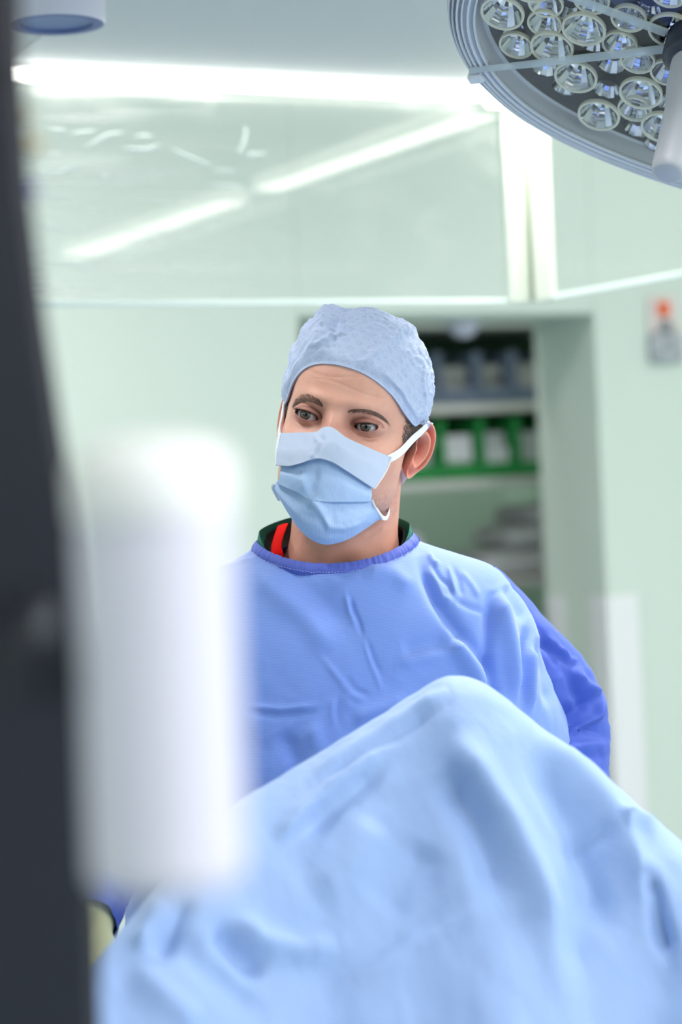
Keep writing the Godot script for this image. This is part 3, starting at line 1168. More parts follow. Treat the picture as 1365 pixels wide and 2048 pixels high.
func person_body(o: Node3D) -> void:
	var g := Geo.new()
	# head: a fine grid, finest round the face
	var nu := 241
	var nv := 181
	var p := PackedVector3Array()
	var cols := PackedColorArray()
	var skip := PackedByteArray()
	skip.resize(nu * nv)
	for j in nv:
		var el := deg_to_rad(lerpf(-89.0, 89.9, 0.5 + 0.5 * warp(2.0 * j / (nv - 1.0) - 1.0)))
		for i in nu:
			var az := PI * warp(2.0 * i / (nu - 1.0) - 1.0)
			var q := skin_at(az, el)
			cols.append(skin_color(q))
			for s in [-1.0, 1.0]:        # make room behind the eyelids, which are patches of their own
				var e := pow((q.x - s * 0.0318) / 0.0190, 2) + pow((q.y - 0.001) / 0.0138, 2)
				if e < 1.0 and q.z > 0.0:
					skip[j * nu + i] = 1
			p.append(q)
	skin_map(p)
	for i in p.size():
		p[i] = HEAD * p[i]
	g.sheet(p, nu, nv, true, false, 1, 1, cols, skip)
	for s in [-1.0, 1.0]:
		eyelids(g, s)
		ear(g, s)
	# neck
	p = PackedVector3Array()
	cols = PackedColorArray()
	var ru := 73
	var rv := 40
	for j in rv:
		var q := neck_ring(j / (rv - 1.0))
		for i in ru:
			var a := TAU * i / (ru - 1.0)
			var f := sin(a)                     # +1 faces the camera
			var w: float = q[1]
			var st := exp(-pow((absf(cos(a)) - 0.72) / 0.14, 2)) * maxf(f, 0.0) * 0.004      # the two neck muscles
			var hol := exp(-pow(cos(a) / 0.22, 2)) * maxf(f, 0.0)
			var s := j / (rv - 1.0)
			var larynx := hol * (0.005 * exp(-pow((s - 0.45) / 0.16, 2)) - 0.012 * smoothstep(0.72, 1.0, s))
			var pt: Vector3 = q[0] + Vector3(cos(a) * (w + st), 0, f * (q[2] + st + larynx))
			p.append(pt)
			var c := rgb(224, 166, 146).lerp(rgb(200, 132, 116), clampf(0.2 + 0.3 * noise.get_noise_3dv(pt * 50.0), 0.0, 1.0))
			var beard := smoothstep(0.75, 0.35, s) * maxf(f, 0.0)
			c = c.lerp(rgb(132, 112, 108), beard * clampf(0.25 + 0.6 * noise.get_noise_3dv(pt * 900.0), 0.0, 0.6))
			cols.append(c.srgb_to_linear())
	g.sheet(p, ru, rv, true, false, 1, 1, cols)
	# trunk, arms and legs under the clothes
	var sk := rgb(226, 170, 148).srgb_to_linear()
	var n := neck_ring(1.0)[0] as Vector3
	var bones := [[n + Vector3(0, 0.02, -0.01), n + Vector3(0, -0.12, -0.02), 0.05, 0.085]]
	for s in [-1.0, 1.0]:
		bones.append([n + Vector3(0, -0.07, -0.025), n + Vector3(s * 0.135, -0.095, -0.035), 0.055, 0.035])
		bones.append([n + Vector3(s * 0.05, -0.15, -0.01), n + Vector3(s * 0.05, -0.48, 0.0), 0.085, 0.08])
		bones.append([n + Vector3(s * 0.05, -0.48, 0), Vector3(n.x + s * 0.085, 0.92, n.z), 0.08, 0.085])
		bones.append([Vector3(n.x + s * 0.085, 0.92, n.z), Vector3(n.x + s * 0.10, 0.5, n.z + 0.01), 0.078, 0.052])
		bones.append([Vector3(n.x + s * 0.10, 0.5, n.z + 0.01), Vector3(n.x + s * 0.11, 0.09, n.z - 0.01), 0.05, 0.036])
		bones.append([Vector3(n.x + s * 0.11, 0.055, n.z - 0.02), Vector3(n.x + s * 0.12, 0.035, n.z + 0.14), 0.038, 0.030])
		var arm := arm_joints(s)
		bones.append([arm[0], arm[1], 0.036, 0.036])
		bones.append([arm[1], arm[2], 0.038, 0.027])
	nets(g, bones, 0.016, 0.04, Transform3D(), sk)
	obj("body", g, M.skin, o)


func mirrored(p: Vector3) -> Vector3:      # to the other side of the surgeon's body
	return Vector3(2.0 * PL(677, 1110, 2.16).x - p.x, p.y, p.z)


func arm_joints(s: float) -> Array:
	if s > 0.0:
		return [PL(975, 1222, 2.20), PL(1128, 1478, 2.21), PL(860, 1700, 2.02)]
	return [mirrored(PL(975, 1222, 2.20)), mirrored(PL(1128, 1478, 2.21)), PL(160, 1862, 1.90)]


func eyelids(g: Geo, s: float) -> void:
	var ec := Vector3(s * 0.0322, 0.0, 0.0715)
	var R := 0.0122
	var mid := Vector2(s * 0.0316, -0.0003)
	var nu := 65
	var nv := 16
	var p := PackedVector3Array()
	var cols := PackedColorArray()
	for j in nv:
		var k := clampf((j - 1) / (nv - 2.0), 0.0, 1.0)
		for i in nu:
			var t := TAU * i / (nu - 1.0)
			var ca := cos(t)
			var sa := sin(t)
			var outer := ca * s > 0.0
			# the almond of the opening: the inner corner lower than the outer
			var up := 0.0042 if sa > 0.0 else 0.0045
			var x := mid.x + 0.0126 * ca
			var y := mid.y + up * signf(sa) * pow(absf(sa), 0.9 if outer else 1.25) + 0.0016 * ca * s
			if j == 0:
				x = mid.x + 0.0122 * ca
				y = (y - mid.y) * 0.93 + mid.y
			var ox := s * 0.0318 + 0.0225 * ca
			var oy := 0.001 + 0.0165 * sa
			var e := pow(k, 0.9)
			var q := Vector2(lerpf(x, ox, e), lerpf(y, oy, e))
			var d2 := Vector2(q.x - ec.x, q.y - ec.y).length_squared()
			var off := 0.0002 if j == 0 else 0.0016
			var zs := ec.z + (R + off) * sqrt(maxf(0.10, 1.0 - d2 / pow(1.42 * R, 2)))
			if j == 0:
				zs -= 0.002
			var w := smoothstep(0.0, 0.66, k)
			var sk := skin_xy(q.x, q.y)
			var z := lerpf(zs, sk.z, w)
			if sa > 0.0:                                # crease of the upper lid, and the fold that overhangs it
				var cr := sin(t)
				z -= 0.0024 * exp(-pow((k - 0.34) / 0.09, 2)) * pow(cr, 0.5)
			else:
				z += 0.0008 * exp(-pow((k - 0.35) / 0.15, 2)) * -sa
				z -= 0.0006 * exp(-pow((k - 0.50) / 0.09, 2)) * -sa
			if j > 0 and d2 < R * R:
				z = maxf(z, ec.z + sqrt(R * R - d2) + 0.0007)
			p.append(HEAD * Vector3(q.x, q.y, z))
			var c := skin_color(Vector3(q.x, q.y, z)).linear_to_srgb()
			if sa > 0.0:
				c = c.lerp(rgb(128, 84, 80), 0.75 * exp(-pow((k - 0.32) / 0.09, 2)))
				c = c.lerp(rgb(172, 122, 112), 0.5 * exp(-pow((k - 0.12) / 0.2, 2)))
				c = c.lerp(rgb(70, 46, 44), 0.75 * exp(-pow(k / 0.05, 2)))
			else:
				c = c.lerp(rgb(190, 128, 120), 0.6 * exp(-pow(k / 0.10, 2)))
			if not outer and absf(sa) < 0.28:
				c = c.lerp(rgb(196, 116, 108), 0.7 * exp(-pow(k / 0.12, 2)))
			cols.append(c.srgb_to_linear())
	g.sheet(p, nu, nv, true, false, 1, 1, cols)


func ear(g: Geo, s: float) -> void:
	# a shell: polar grid from the concha out over antihelix and helix, then round to the back
	var at := Vector3(s * 0.0670, -0.014, -0.006)
	var nrm := Vector3(s * 0.80, 0.0, 0.60).normalized()
	var up := Vector3(0, cos(0.16), -sin(0.16) * 0.6).normalized()
	up = (up - nrm * up.dot(nrm)).normalized()
	var out := up.cross(nrm) * s                  # away from the head
	out = -out if out.x * s < 0.0 else out
	var nu := 61
	var rings := [0.0, 0.14, 0.28, 0.38, 0.46, 0.54, 0.62, 0.70, 0.77, 0.83, 0.88, 0.93, 0.97, 1.0, 1.0, 0.94, 0.80, 0.55]
	var p := PackedVector3Array()
	var cols := PackedColorArray()
	for j in rings.size():
		var r: float = rings[j]
		for i in nu:
			var a := TAU * i / (nu - 1.0)
			# the outline: egg, wider at the top, narrowing to the lobe; the head side is cut flat
			var ca := cos(a)
			var sa := sin(a)
			var w := 0.0175 + 0.0035 * sa
			var hgt := 0.031 if sa > 0.0 else 0.033
			if ca < 0.0:
				w *= 0.62
			if sa < -0.3:
				w *= 1.0 - 0.12 * smoothstep(-0.3, -1.0, sa)
			var x := ca * w * r + 0.012
			var y := sa * hgt * r
			x -= 0.006 * smoothstep(0.0, -0.033, y)
			var h := 0.0
			if j < 14:
				var lobe := smoothstep(-0.45, -0.85, sa)
				var front := smoothstep(-0.2, -0.8, ca)
				h = -0.013 * (1.0 - smoothstep(0.15, 0.50, r)) * (1.0 - lobe * 0.4)
				h += 0.0048 * exp(-pow((r - 0.60) / 0.09, 2)) * (1.0 - front)
				h -= 0.0055 * exp(-pow((r - 0.80) / 0.075, 2)) * (1.0 - lobe) * (1.0 - front)
				h += 0.0042 * smoothstep(0.84, 0.96, r) * (1.0 - lobe * 0.8)
				h += 0.005 * front * exp(-pow((r - 0.75) / 0.25, 2)) * exp(-pow((sa + 0.05) / 0.3, 2))     # tragus
			else:
				h = [0.0005, -0.004, -0.010, -0.018][j - 14]
			# the rear edge stands off the head
			h += -0.10 * maxf(x - 0.02, 0.0)
			p.append(HEAD * (at + out * x + up * y + nrm * h))
			var c := rgb(232, 160, 140)
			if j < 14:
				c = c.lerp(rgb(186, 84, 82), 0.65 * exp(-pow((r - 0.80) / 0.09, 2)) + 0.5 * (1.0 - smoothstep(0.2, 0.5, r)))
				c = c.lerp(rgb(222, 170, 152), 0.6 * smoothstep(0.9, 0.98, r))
			cols.append(c.srgb_to_linear())
	g.sheet(p, nu, rings.size(), true, s < 0.0, 1, 1, cols)


func person_head_parts(o: Node3D) -> void:
	for s in [-1.0, 1.0]:
		# eyeball: white, iris and pupil by direction of gaze
		var g := Geo.new()
		var gaze := Vector3(-0.06, 0.04, 1.0).normalized()
		var bx := Basis(Vector3.UP.cross(gaze).normalized(), gaze.cross(Vector3.UP.cross(gaze)).normalized(), gaze)
		var p := PackedVector3Array()
		var cols := PackedColorArray()
		var nv := 48
		var nu := 49
		for j in nv:
			var a := 2.0 * pow(j / (nv - 1.0), 1.2)      # angle off the gaze
			for i in nu:
				var b := TAU * i / (nu - 1.0)
				var bulge := 0.0005 * smoothstep(0.55, 0.25, a)
				p.append(bx * (Vector3(sin(a) * cos(b), sin(a) * sin(b), cos(a)) * (0.0122 + bulge)))
				var c := rgb(186, 186, 194)
				c = c.lerp(rgb(206, 170, 166), smoothstep(0.75, 1.15, a) * 0.8)
				var iris := smoothstep(0.52, 0.47, a)
				var col := rgb(84, 76, 68).lerp(rgb(52, 50, 50), smoothstep(0.34, 0.5, a) + 0.35 * noise.get_noise_2d(b * 14.0, s * 9.0))
				c = c.lerp(col, iris)
				c = c.lerp(rgb(10, 9, 10), smoothstep(0.20, 0.16, a))
				cols.append(c.srgb_to_linear())
		g.sheet(p, nu, nv, true, false, 1, 1, cols)
		var e := obj("eye", g, M.eye, o)
		e.transform = HEAD * Transform3D(Basis(), Vector3(s * 0.0322, 0.0, 0.0715))
	# brows, lashes and the cropped hair that the cap leaves free
	var g := Geo.new()
	var dark := rgb(128, 100, 90).srgb_to_linear()
	rng.seed = 5
	for b in [[-1.0, [Vector2(-0.0140, 0.0118), Vector2(-0.021, 0.0146), Vector2(-0.029, 0.0166), Vector2(-0.037, 0.0162), Vector2(-0.045, 0.0136), Vector2(-0.0505, 0.0095)]], [1.0, [Vector2(0.0115, 0.0106), Vector2(0.0200, 0.0134), Vector2(0.029, 0.0150), Vector2(0.037, 0.0148), Vector2(0.044, 0.0128), Vector2(0.049, 0.0098)]]]:
		for i in 380:
			var s := rng.randf()
			var q: Vector2 = along(b[1], s)
			var q2: Vector2 = along(b[1], minf(s + 0.05, 1.0))
			var dir := (q2 - q).normalized()
			var wide := 0.0027 * pow(sin(PI * clampf(0.06 + s * 0.90, 0.0, 1.0)), 0.8) + 0.0004
			var off := rng.randf_range(-1.0, 1.0)
			q += Vector2(-dir.y, dir.x) * wide * off
			var lean := (dir + Vector2(0, 0.55 - 0.9 * s - 0.35 * off)).normalized()
			strand(g, q, q + lean * rng.randf_range(0.004, 0.0075), 0.00010, 0.0006, dark.lerp(Color(0.25, 0.17, 0.14), rng.randf()))
	for s in [-1.0, 1.0]:
		for i in 46:
			var t := lerpf(0.12, 0.90, i / 45.0) * PI
			var ca := cos(t)
			var q := Vector3(s * 0.0316 + 0.0124 * ca, 0.0042 * pow(sin(t), 0.95) + 0.0016 * ca * s, 0.0)
			var d2 := Vector2(q.x - s * 0.0322, q.y).length_squared()
			q.z = 0.0715 + 0.0136 * sqrt(maxf(0.1, 1.0 - d2 / pow(0.01732, 2)))
			var tip := q + Vector3(0.0022 * ca + 0.0012 * s, 0.0012, 0.0050)
			g.tint = Color(0.02, 0.014, 0.012)
			g.tube([HEAD * q, HEAD * q.lerp(tip, 0.6), HEAD * (tip + Vector3(0, 0.0012, 0))], [0.00016, 0.00012, 0.00004], 3, false)
	for i in 4200:
		var side := 1.0 if rng.randf() < 0.5 else -1.0
		var az := side * rng.randf_range(1.02, PI)
		var lowest := -0.16 - 0.30 * smoothstep(1.5, 2.4, absf(az))
		var el := rng.randf_range(lowest, 0.30)
		if absf(az) < 1.45 and el < -0.13 + 0.1 * rng.randf():
			continue
		var q := skin_at(az, el)
		var nn := q.normalized()
		var down := (Vector3(0, -1, -0.45) + Vector3(rng.randf_range(-0.3, 0.3), 0, rng.randf_range(-0.3, 0.3))).normalized()
		down = (down - nn * down.dot(nn) * 0.9).normalized()
		var gray := rng.randf()
		g.tint = Color(0.045, 0.036, 0.032).lerp(Color(0.26, 0.24, 0.22), pow(gray, 4.0))
		var l := rng.randf_range(0.004, 0.008)
		g.tube([HEAD * (q - nn * 0.0005), HEAD * (q + down * l * 0.5 + nn * 0.0016), HEAD * (q + down * l + nn * 0.0014)], [0.00022, 0.0002, 0.00005], 3, false)
	var hair := obj("hair", g, M.hair, o)
	hair.set_meta("label", "dark brows, lashes and greying cropped hair beside the cap")


func strand(g: Geo, a: Vector2, b: Vector2, r: float, lift: float, col: Color) -> void:
	g.tint = col
	var p := skin_xy(a.x, a.y)
	var q := skin_xy(b.x, b.y)
	var m := (p + q) / 2.0
	g.tube([HEAD * (p - Vector3(0, 0, 0.0003)), HEAD * (m + Vector3(0, 0, lift)), HEAD * (q + Vector3(0, 0, lift * 0.7))], [r, r, r * 0.3], 3, false)


func person_cap(o: Node3D) -> void:
	var g := Geo.new()
	# the rim: the front curve from the photograph, then level round the back
	var rim := {}
	var front := [[566, 812], [573, 795], [588, 757], [610, 735], [640, 726], [690, 732], [740, 753], [785, 790], [812, 828], [832, 852], [843, 848]]
	var azs := []
	var els := []
	for q in front:
		var best := 1e9
		var hit := Vector3.ZERO
		for i in 300:
			var p := HP(q[0], q[1], lerpf(0.115, -0.09, i / 299.0))
			var gap := p.length() - skull(p.normalized()) - 0.003
			if gap < best:
				best = gap
				hit = p
			if gap < 0.0:
				break
		azs.append(atan2(hit.x, hit.z))
		els.append(asin(hit.normalized().y))
	var a0: float = azs[0]
	var a1: float = azs[-1]
	var nu := 241
	var nv := 120
	# silhouette of the cap in the plane of the picture: [angle from straight up, extra radius]
	var bumps := []
	for q in [[573, 790], [585, 740], [602, 690], [632, 642], [662, 615], [690, 621], [717, 636], [738, 632], [762, 640], [786, 651], [803, 643], [822, 652], [836, 688], [853, 718], [860, 752], [853, 800], [845, 845]]:
		var p := HP(q[0], q[1], -0.012)
		var ang := atan2(p.x, p.y)
		bumps.append(Vector2(ang, Vector2(p.x, p.y).length()))
	bumps.sort_custom(func(a, b): return a.x < b.x)
	var pts := PackedVector3Array()
	for j in nv:
		var t := j / (nv - 1.0)
		for i in nu:
			var az := -PI + TAU * i / (nu - 1.0)
			var low := 0.0
			if az >= a0 and az <= a1:
				for k in azs.size() - 1:
					if az <= azs[k + 1]:
						low = cat(els[maxi(k - 1, 0)], els[k], els[k + 1], els[mini(k + 2, els.size() - 1)], (az - azs[k]) / (azs[k + 1] - azs[k]))
						break
			else:
				var back := absf(angle_difference(PI, az)) / maxf(PI - absf(a1), 0.5)
				low = lerpf(-0.16, els[-1] if az > 0 else els[0], smoothstep(0.55, 1.0, back))
			var el := lerpf(low, PI / 2, t)
			var d := Vector3(sin(az) * cos(el), sin(el), cos(az) * cos(el))
			var r := skull(d)
			var base := r + 0.0014 + 0.004 * smoothstep(0.0, 0.12, t)
			# puffed so that the outline reaches the picture's
			var ang := atan2(d.x, d.y)
			var across := Vector2(d.x, d.y).length()
			var ratio := 1.06
			for k in bumps.size() - 1:
				if ang >= bumps[k].x and ang <= bumps[k + 1].x:
					var e := smoothstep(0.0, 1.0, (ang - bumps[k].x) / (bumps[k + 1].x - bumps[k].x))
					ratio = lerpf(bumps[k].y, bumps[k + 1].y, e) / (skull(Vector3(d.x, d.y, 0.0).normalized()) + 0.005)
			var wgt := smoothstep(0.10, 0.60, across) * smoothstep(0.0, 0.30, t)
			r = maxf(base * lerpf(1.0, ratio, wgt), skull(d) + 0.001)
			# creases of thin nonwoven
			var n1 := 1.0 - absf(noise.get_noise_3d(d.x * 4.2 + 7, d.y * 4.2, d.z * 4.2)) * 3.0
			var n2 := 1.0 - absf(noise.get_noise_3d(d.x * 8.0, d.y * 8.0 + 3, d.z * 8.0)) * 3.0
			r += (0.0018 * maxf(n1, 0.0) + 0.0008 * maxf(n2, 0.0)) * smoothstep(0.10, 0.5, t) + 0.0008 * n2 * smoothstep(0.02, 0.1, t)
			pts.append(d * r)
	# named creases, raised by the folds of the photograph
	var cr := folds([[2.6, 4, 640, 640, 655, 660, 662, 672], [2.6, 4, 668, 622, 690, 650, 702, 664], [-2.2, 5, 700, 640, 680, 655, 664, 668], [2.2, 4, 632, 655, 628, 685, 612, 705], [2.0, 4, 702, 668, 670, 668, 640, 685, 620, 700], [-2.4, 5, 806, 655, 815, 690, 838, 720], [2.0, 5, 800, 652, 820, 700, 846, 730], [1.8, 4, 762, 740, 800, 780, 830, 830], [-1.6, 4, 780, 760, 815, 810, 835, 850], [1.6, 3, 850, 720, 846, 760, 852, 800, 840, 846], [-2.5, 5, 735, 634, 742, 650]])
	for i in pts.size():
		var d := pts[i]
		if d.z > -0.03:
			d = d * (1.0 + 1.6 * fold_height(pix(BODY * HEAD * d), cr) / d.length())
			pts[i] = d.normalized() * maxf(d.length(), skull(d.normalized()) + 0.0018)
	g.sheet(pts, nu, nv, true, false, 1.0, 1.0)
	# a turned-in hem gives the edge thickness
	var hem := PackedVector3Array()
	for i in nu:
		hem.append(pts[i])
	for i in nu:
		hem.append(pts[i] * (1.0 - 0.0022 / pts[i].length()))
	for i in nu:
		hem.append(pts[nu * 6 + i] * (1.0 - 0.004 / pts[nu * 6 + i].length()))
	g.sheet(hem, nu, 3, true, true, 1.0, 0.03)
	var cap := obj("surgical_cap", g, M.cap_cloth, o)
	cap.transform = HEAD


var SKIN := PackedFloat32Array()     # how far the face reaches out, every 2.5 mm of x and y


func skin_map(p: PackedVector3Array) -> void:
	SKIN.resize(72 * 80)
	SKIN.fill(-0.03)
	for q in p:
		if q.z > -0.03:
			var x := int(round(q.x / 0.0025)) + 36
			var y := int(round(q.y / 0.0025)) + 60
			if x >= 0 and x < 72 and y >= 0 and y < 80:
				SKIN[y * 72 + x] = maxf(SKIN[y * 72 + x], q.z)
	for k in 4:                        # close the holes between the samples
		var c := SKIN.duplicate()
		for y in range(1, 79):
			for x in range(1, 71):
				var i := y * 72 + x
				if c[i] <= -0.029:
					SKIN[i] = maxf(maxf(c[i - 1], c[i + 1]), maxf(c[i - 72], c[i + 72]))


func skin_z(x: float, y: float) -> float:
	var fx := clampf(x / 0.0025 + 36.0, 0.0, 70.9)
	var fy := clampf(y / 0.0025 + 60.0, 0.0, 78.9)
	var i := int(fy) * 72 + int(fx)
	var a := fx - int(fx)
	var b := fy - int(fy)
	return lerpf(lerpf(SKIN[i], SKIN[i + 1], a), lerpf(SKIN[i + 72], SKIN[i + 73], a), b)


func mask_z(p: Vector3, zc: float) -> float:
	return maxf(-0.012 + (zc + 0.012) * sqrt(maxf(0.03, 1.0 - pow((p.x + 0.002) / 0.080, 2))), skin_z(p.x, p.y) + 0.003)


func mask_point(q: Vector2, zc: float, lift: float) -> Vector3:
	var z := zc
	var p := HP(q.x, q.y, z)
	for i in 6:
		z = lerpf(z, mask_z(p, zc), 0.7)
		p = HP(q.x, q.y, z)
	return p + Vector3(p.x * 4.0, 0, 0.6).normalized() * lift


func person_mask(o: Node3D) -> void:
	# rows from the nose down: [picture points left to right], depth at the middle, lift
	var rows := {
		"top": [[[563, 866], [600, 865], [630, 864], [644, 856], [657, 853], [671, 858], [694, 875], [735, 894], [782, 914]], 0.112, 0.0],
		"a1": [[[557, 898], [590, 900], [622, 896], [640, 885], [660, 884], [680, 892], [705, 908], [738, 925], [770, 943]], 0.122, 0.002],
		"fold1": [[[556, 931], [580, 933], [605, 927], [625, 920], [643, 918], [668, 926], [692, 941], [718, 958], [747, 977]], 0.126, 0.0035],
		"under1": [[[561, 927], [582, 928], [606, 921], [626, 914], [644, 911], [668, 918], [692, 933], [718, 950], [744, 968]], 0.121, -0.0015],
		"b1": [[[562, 948], [585, 952], [608, 958], [630, 960], [655, 962], [680, 966], [700, 972], [722, 982], [744, 990]], 0.125, 0.0015],
		"fold2": [[[557, 968], [578, 978], [600, 987], [615, 996], [648, 1003], [678, 1004], [700, 1004], [722, 1004], [742, 1003]], 0.123, 0.002],
		"under2": [[[553, 962], [576, 971], [600, 980], [617, 992], [648, 997], [678, 998], [700, 999], [722, 998], [741, 997]], 0.119, -0.001],
		"c1": [[[549, 975], [570, 1000], [592, 1022], [618, 1038], [648, 1045], [680, 1043], [708, 1038], [730, 1030], [752, 1019]], 0.119, 0.002],
		"c2": [[[556, 990], [576, 1022], [596, 1048], [620, 1066], [648, 1074], [680, 1070], [708, 1060], [732, 1047], [758, 1033]], 0.108, 0.001],
		"low": [[[562, 1002], [580, 1032], [600, 1060], [624, 1080], [650, 1089], [680, 1085], [708, 1073], [734, 1056], [762, 1037]], 0.094, 0.0],
		"back": [[[566, 1000], [584, 1028], [603, 1055], [626, 1075], [651, 1084], [680, 1080], [706, 1068], [732, 1051], [758, 1032]], 0.070, -0.002],
	}
	var nu := 97
	var cr := folds([[1.6, 5, 627, 868, 640, 885, 632, 905, 622, 917], [-1.8, 6, 650, 870, 640, 892, 630, 915], [1.4, 8, 612, 938, 606, 960, 612, 985], [-1.2, 9, 635, 935, 628, 965, 625, 990], [2.4, 10, 622, 1000, 640, 1015, 650, 1030], [-1.6, 6, 610, 1018, 628, 1010], [2.0, 7, 640, 1018, 660, 1055, 690, 1058, 740, 1040], [-1.4, 8, 600, 1030, 640, 1040, 655, 1062]])
	var parts := [["mask_band", ["top", "a1", "fold1", "under1"], M.mask_pale], ["mask_panel", ["under1", "b1", "fold2", "under2"], M.mask_cloth], ["mask_panel", ["under2", "c1", "c2", "low", "back"], M.mask_cloth]]
	var whole := Node3D.new()
	whole.transform = HEAD
	name_in(whole, "face_mask", o)
	for pt in parts:
		var g := Geo.new()
		var ctrl: Array = pt[1]
		var per := 9
		var p := PackedVector3Array()
		var nv := (ctrl.size() - 1) * per + 1
		for j in nv:
			var s := j / float(per)
			var k := mini(int(s), ctrl.size() - 2)
			for i in nu:
				var u := i / (nu - 1.0)
				var four := []
				for m in [k - 1, k, k + 1, k + 2]:
					var r: Array = rows[ctrl[clampi(m, 0, ctrl.size() - 1)]]
					var px := []
					for q in r[0]:
						px.append(Vector2(q[0], q[1]))
					var xy: Vector2 = along(px, u)
					var w4 := Vector4(xy.x, xy.y, r[1], r[2])
					if ctrl[clampi(m, 0, ctrl.size() - 1)] == "under2":      # the second pleat opens out in the middle
						var f2 := []
						for q in rows.fold2[0]:
							f2.append(Vector2(q[0], q[1]))
						var xf: Vector2 = along(f2, u)
						w4 = w4.lerp(Vector4(xf.x, xf.y - 1.0, 0.123, 0.002), exp(-pow((u - 0.42) / 0.12, 2)))
					four.append(w4)
				var fold_end: bool = ctrl[k].begins_with("fold") or ctrl[k].begins_with("under")
				var w: Vector4 = four[1].lerp(four[2], s - k) if fold_end or k == ctrl.size() - 2 else cat(four[0], four[1], four[2], four[2], s - k)
				var q3 := mask_point(Vector2(w.x, w.y), w.z, w.w)
				var h := 1.7 * fold_height(Vector2(w.x, w.y), cr) + 0.0006 * noise.get_noise_2d(w.x * 0.03, w.y * 0.03)
				p.append(q3 + Vector3(q3.x * 4.0, 0, 0.6).normalized() * h)
		g.sheet(p, nu, nv, false, true, 3.4, 0.55 * (nv / 28.0))
		var piece := obj(pt[0], g, pt[2], whole)
		if pt[0] == "mask_band":
			piece.set_meta("label", "paler folded-over top band")
	# white side bindings
	for e in [[[[783, 914], [770, 944], [748, 977]], [0.112, 0.122, 0.126]], [[[743, 999], [752, 1019], [764, 1038]], [0.121, 0.119, 0.094]], [[[549, 968], [548, 978], [560, 1001]], [0.121, 0.119, 0.094]], [[[562, 866], [556, 898], [556, 931]], [0.112, 0.122, 0.126]]]:
		var path := []
		for i in 3:
			path.append(mask_point(Vector2(e[0][i][0], e[0][i][1]), e[1][i], 0.002))
		path = smooth_path(path, 6)
		var rad := []
		for q in path:
			rad.append(0.0015)
		var g := Geo.new()
		g.tube(path, rad, 8, true, 0.45, Vector3(1, 0.3, 0))
		obj("binding", g, M.mask_white, whole)
	# ties: flat tapes [px, py, head depth]
	for e in [
		[[[776, 916, 0.064], [800, 898, 0.040], [822, 878, 0.020], [836, 857, -0.002], [841, 851, -0.012], [843, 848, -0.03]], 0.0042],
		[[[565, 870, 0.058], [563, 842, 0.035], [567, 810, 0.010], [572, 785, -0.02]], 0.0032],
		[[[752, 1018, 0.072], [764, 1034, 0.052], [774, 1036, 0.030], [779, 1024, 0.012], [779, 1010, -0.02]], 0.0022],
		[[[814, 944, -0.022], [803, 958, -0.030], [791, 974, -0.045]], 0.0046, 1],
	]:
		var path := []
		for q in e[0]:
			path.append(HP(q[0], q[1], q[2]))
		path = smooth_path(path, 8)
		for j in path.size():
			var u: Vector3 = path[j].normalized()
			if path[j].y > -0.06 and e.size() < 3:
				path[j] = u * maxf(path[j].length(), skull(u) + 0.0045)
		var p := PackedVector3Array()
		var m := path.size()
		for j in m:
			var d: Vector3 = (path[mini(j + 1, m - 1)] - path[maxi(j - 1, 0)]).normalized()
			var outw := Vector3(0.1, 0, 1) if e.size() > 2 else Vector3(path[j].x, 0, path[j].z * 0.6 + 0.03).normalized()
			var sd := d.cross(outw).normalized()
			for i in 5:
				p.append(path[j] + sd * e[1] * (i / 2.0 - 1.0) + outw * 0.0008 * (1.0 if i in [1, 3] else 0.0))
		var q := PackedVector3Array()
		for j in m:
			for i in 5:
				q.append(p[j * 5 + i] - Vector3(path[j].x, 0, path[j].z * 0.6 + 0.03).normalized() * 0.0008)
		var g := Geo.new()
		g.sheet(p, 5, m, false, false)
		g.sheet(q, 5, m, false, true)
		obj("tie", g, M.mask_white, whole)


# rings of the gown from the collar down: centre x, half width, front, back, height at sides, front, back (about the neck)
const RINGS := [
	[0.000, 0.0865, 0.070, -0.074, 0.012, -0.013, 0.028],
	[0.001, 0.1000, 0.082, -0.085, 0.006, -0.026, 0.016],
	[0.003, 0.1260, 0.094, -0.100, -0.004, -0.052, -0.010],
	[0.005, 0.1620, 0.110, -0.116, -0.019, -0.090, -0.045],
	[0.006, 0.1820, 0.121, -0.125, -0.040, -0.130, -0.085],
	[0.006, 0.2020, 0.130, -0.131, -0.072, -0.180, -0.130],
	[0.006, 0.2150, 0.138, -0.135, -0.112, -0.235, -0.180],
	[0.006, 0.2270, 0.144, -0.138, -0.158, -0.290, -0.240],
	[0.005, 0.2380, 0.148, -0.140, -0.220, -0.350, -0.300],
	[0.003, 0.2450, 0.150, -0.142, -0.320, -0.430, -0.390],
	[0.000, 0.2500, 0.152, -0.146, -0.460, -0.540, -0.510],
	[0.000, 0.2600, 0.160, -0.158, -0.650, -0.690, -0.680],
	[0.000, 0.2750, 0.175, -0.175, -0.860, -0.870, -0.870],
	[0.000, 0.2950, 0.190, -0.195, -1.080, -1.090, -1.085],
]


func gown_point(a: float, v: float) -> Vector3:
	var x := clampf(v, 0.0, 1.0) * (RINGS.size() - 1)
	var k := mini(int(x), RINGS.size() - 2)
	var q := []
	for i in 7:
		q.append(cat(RINGS[maxi(k - 1, 0)][i], RINGS[k][i], RINGS[k + 1][i], RINGS[mini(k + 2, RINGS.size() - 1)][i], x - k))
	var ca := cos(a)
	var sa := sin(a)
	var e := lerpf(1.0, 0.86, smoothstep(1.0, 5.0, x))
	var px: float = q[0] + q[1] * signf(ca) * pow(absf(ca), e)
	var pz: float = (q[2] if sa > 0.0 else -q[3]) * signf(sa) * pow(absf(sa), e)
	var m := pow(absf(sa), 1.5)
	return Vector3(px, lerpf(q[4], q[5] if sa > 0.0 else q[6], m), pz)


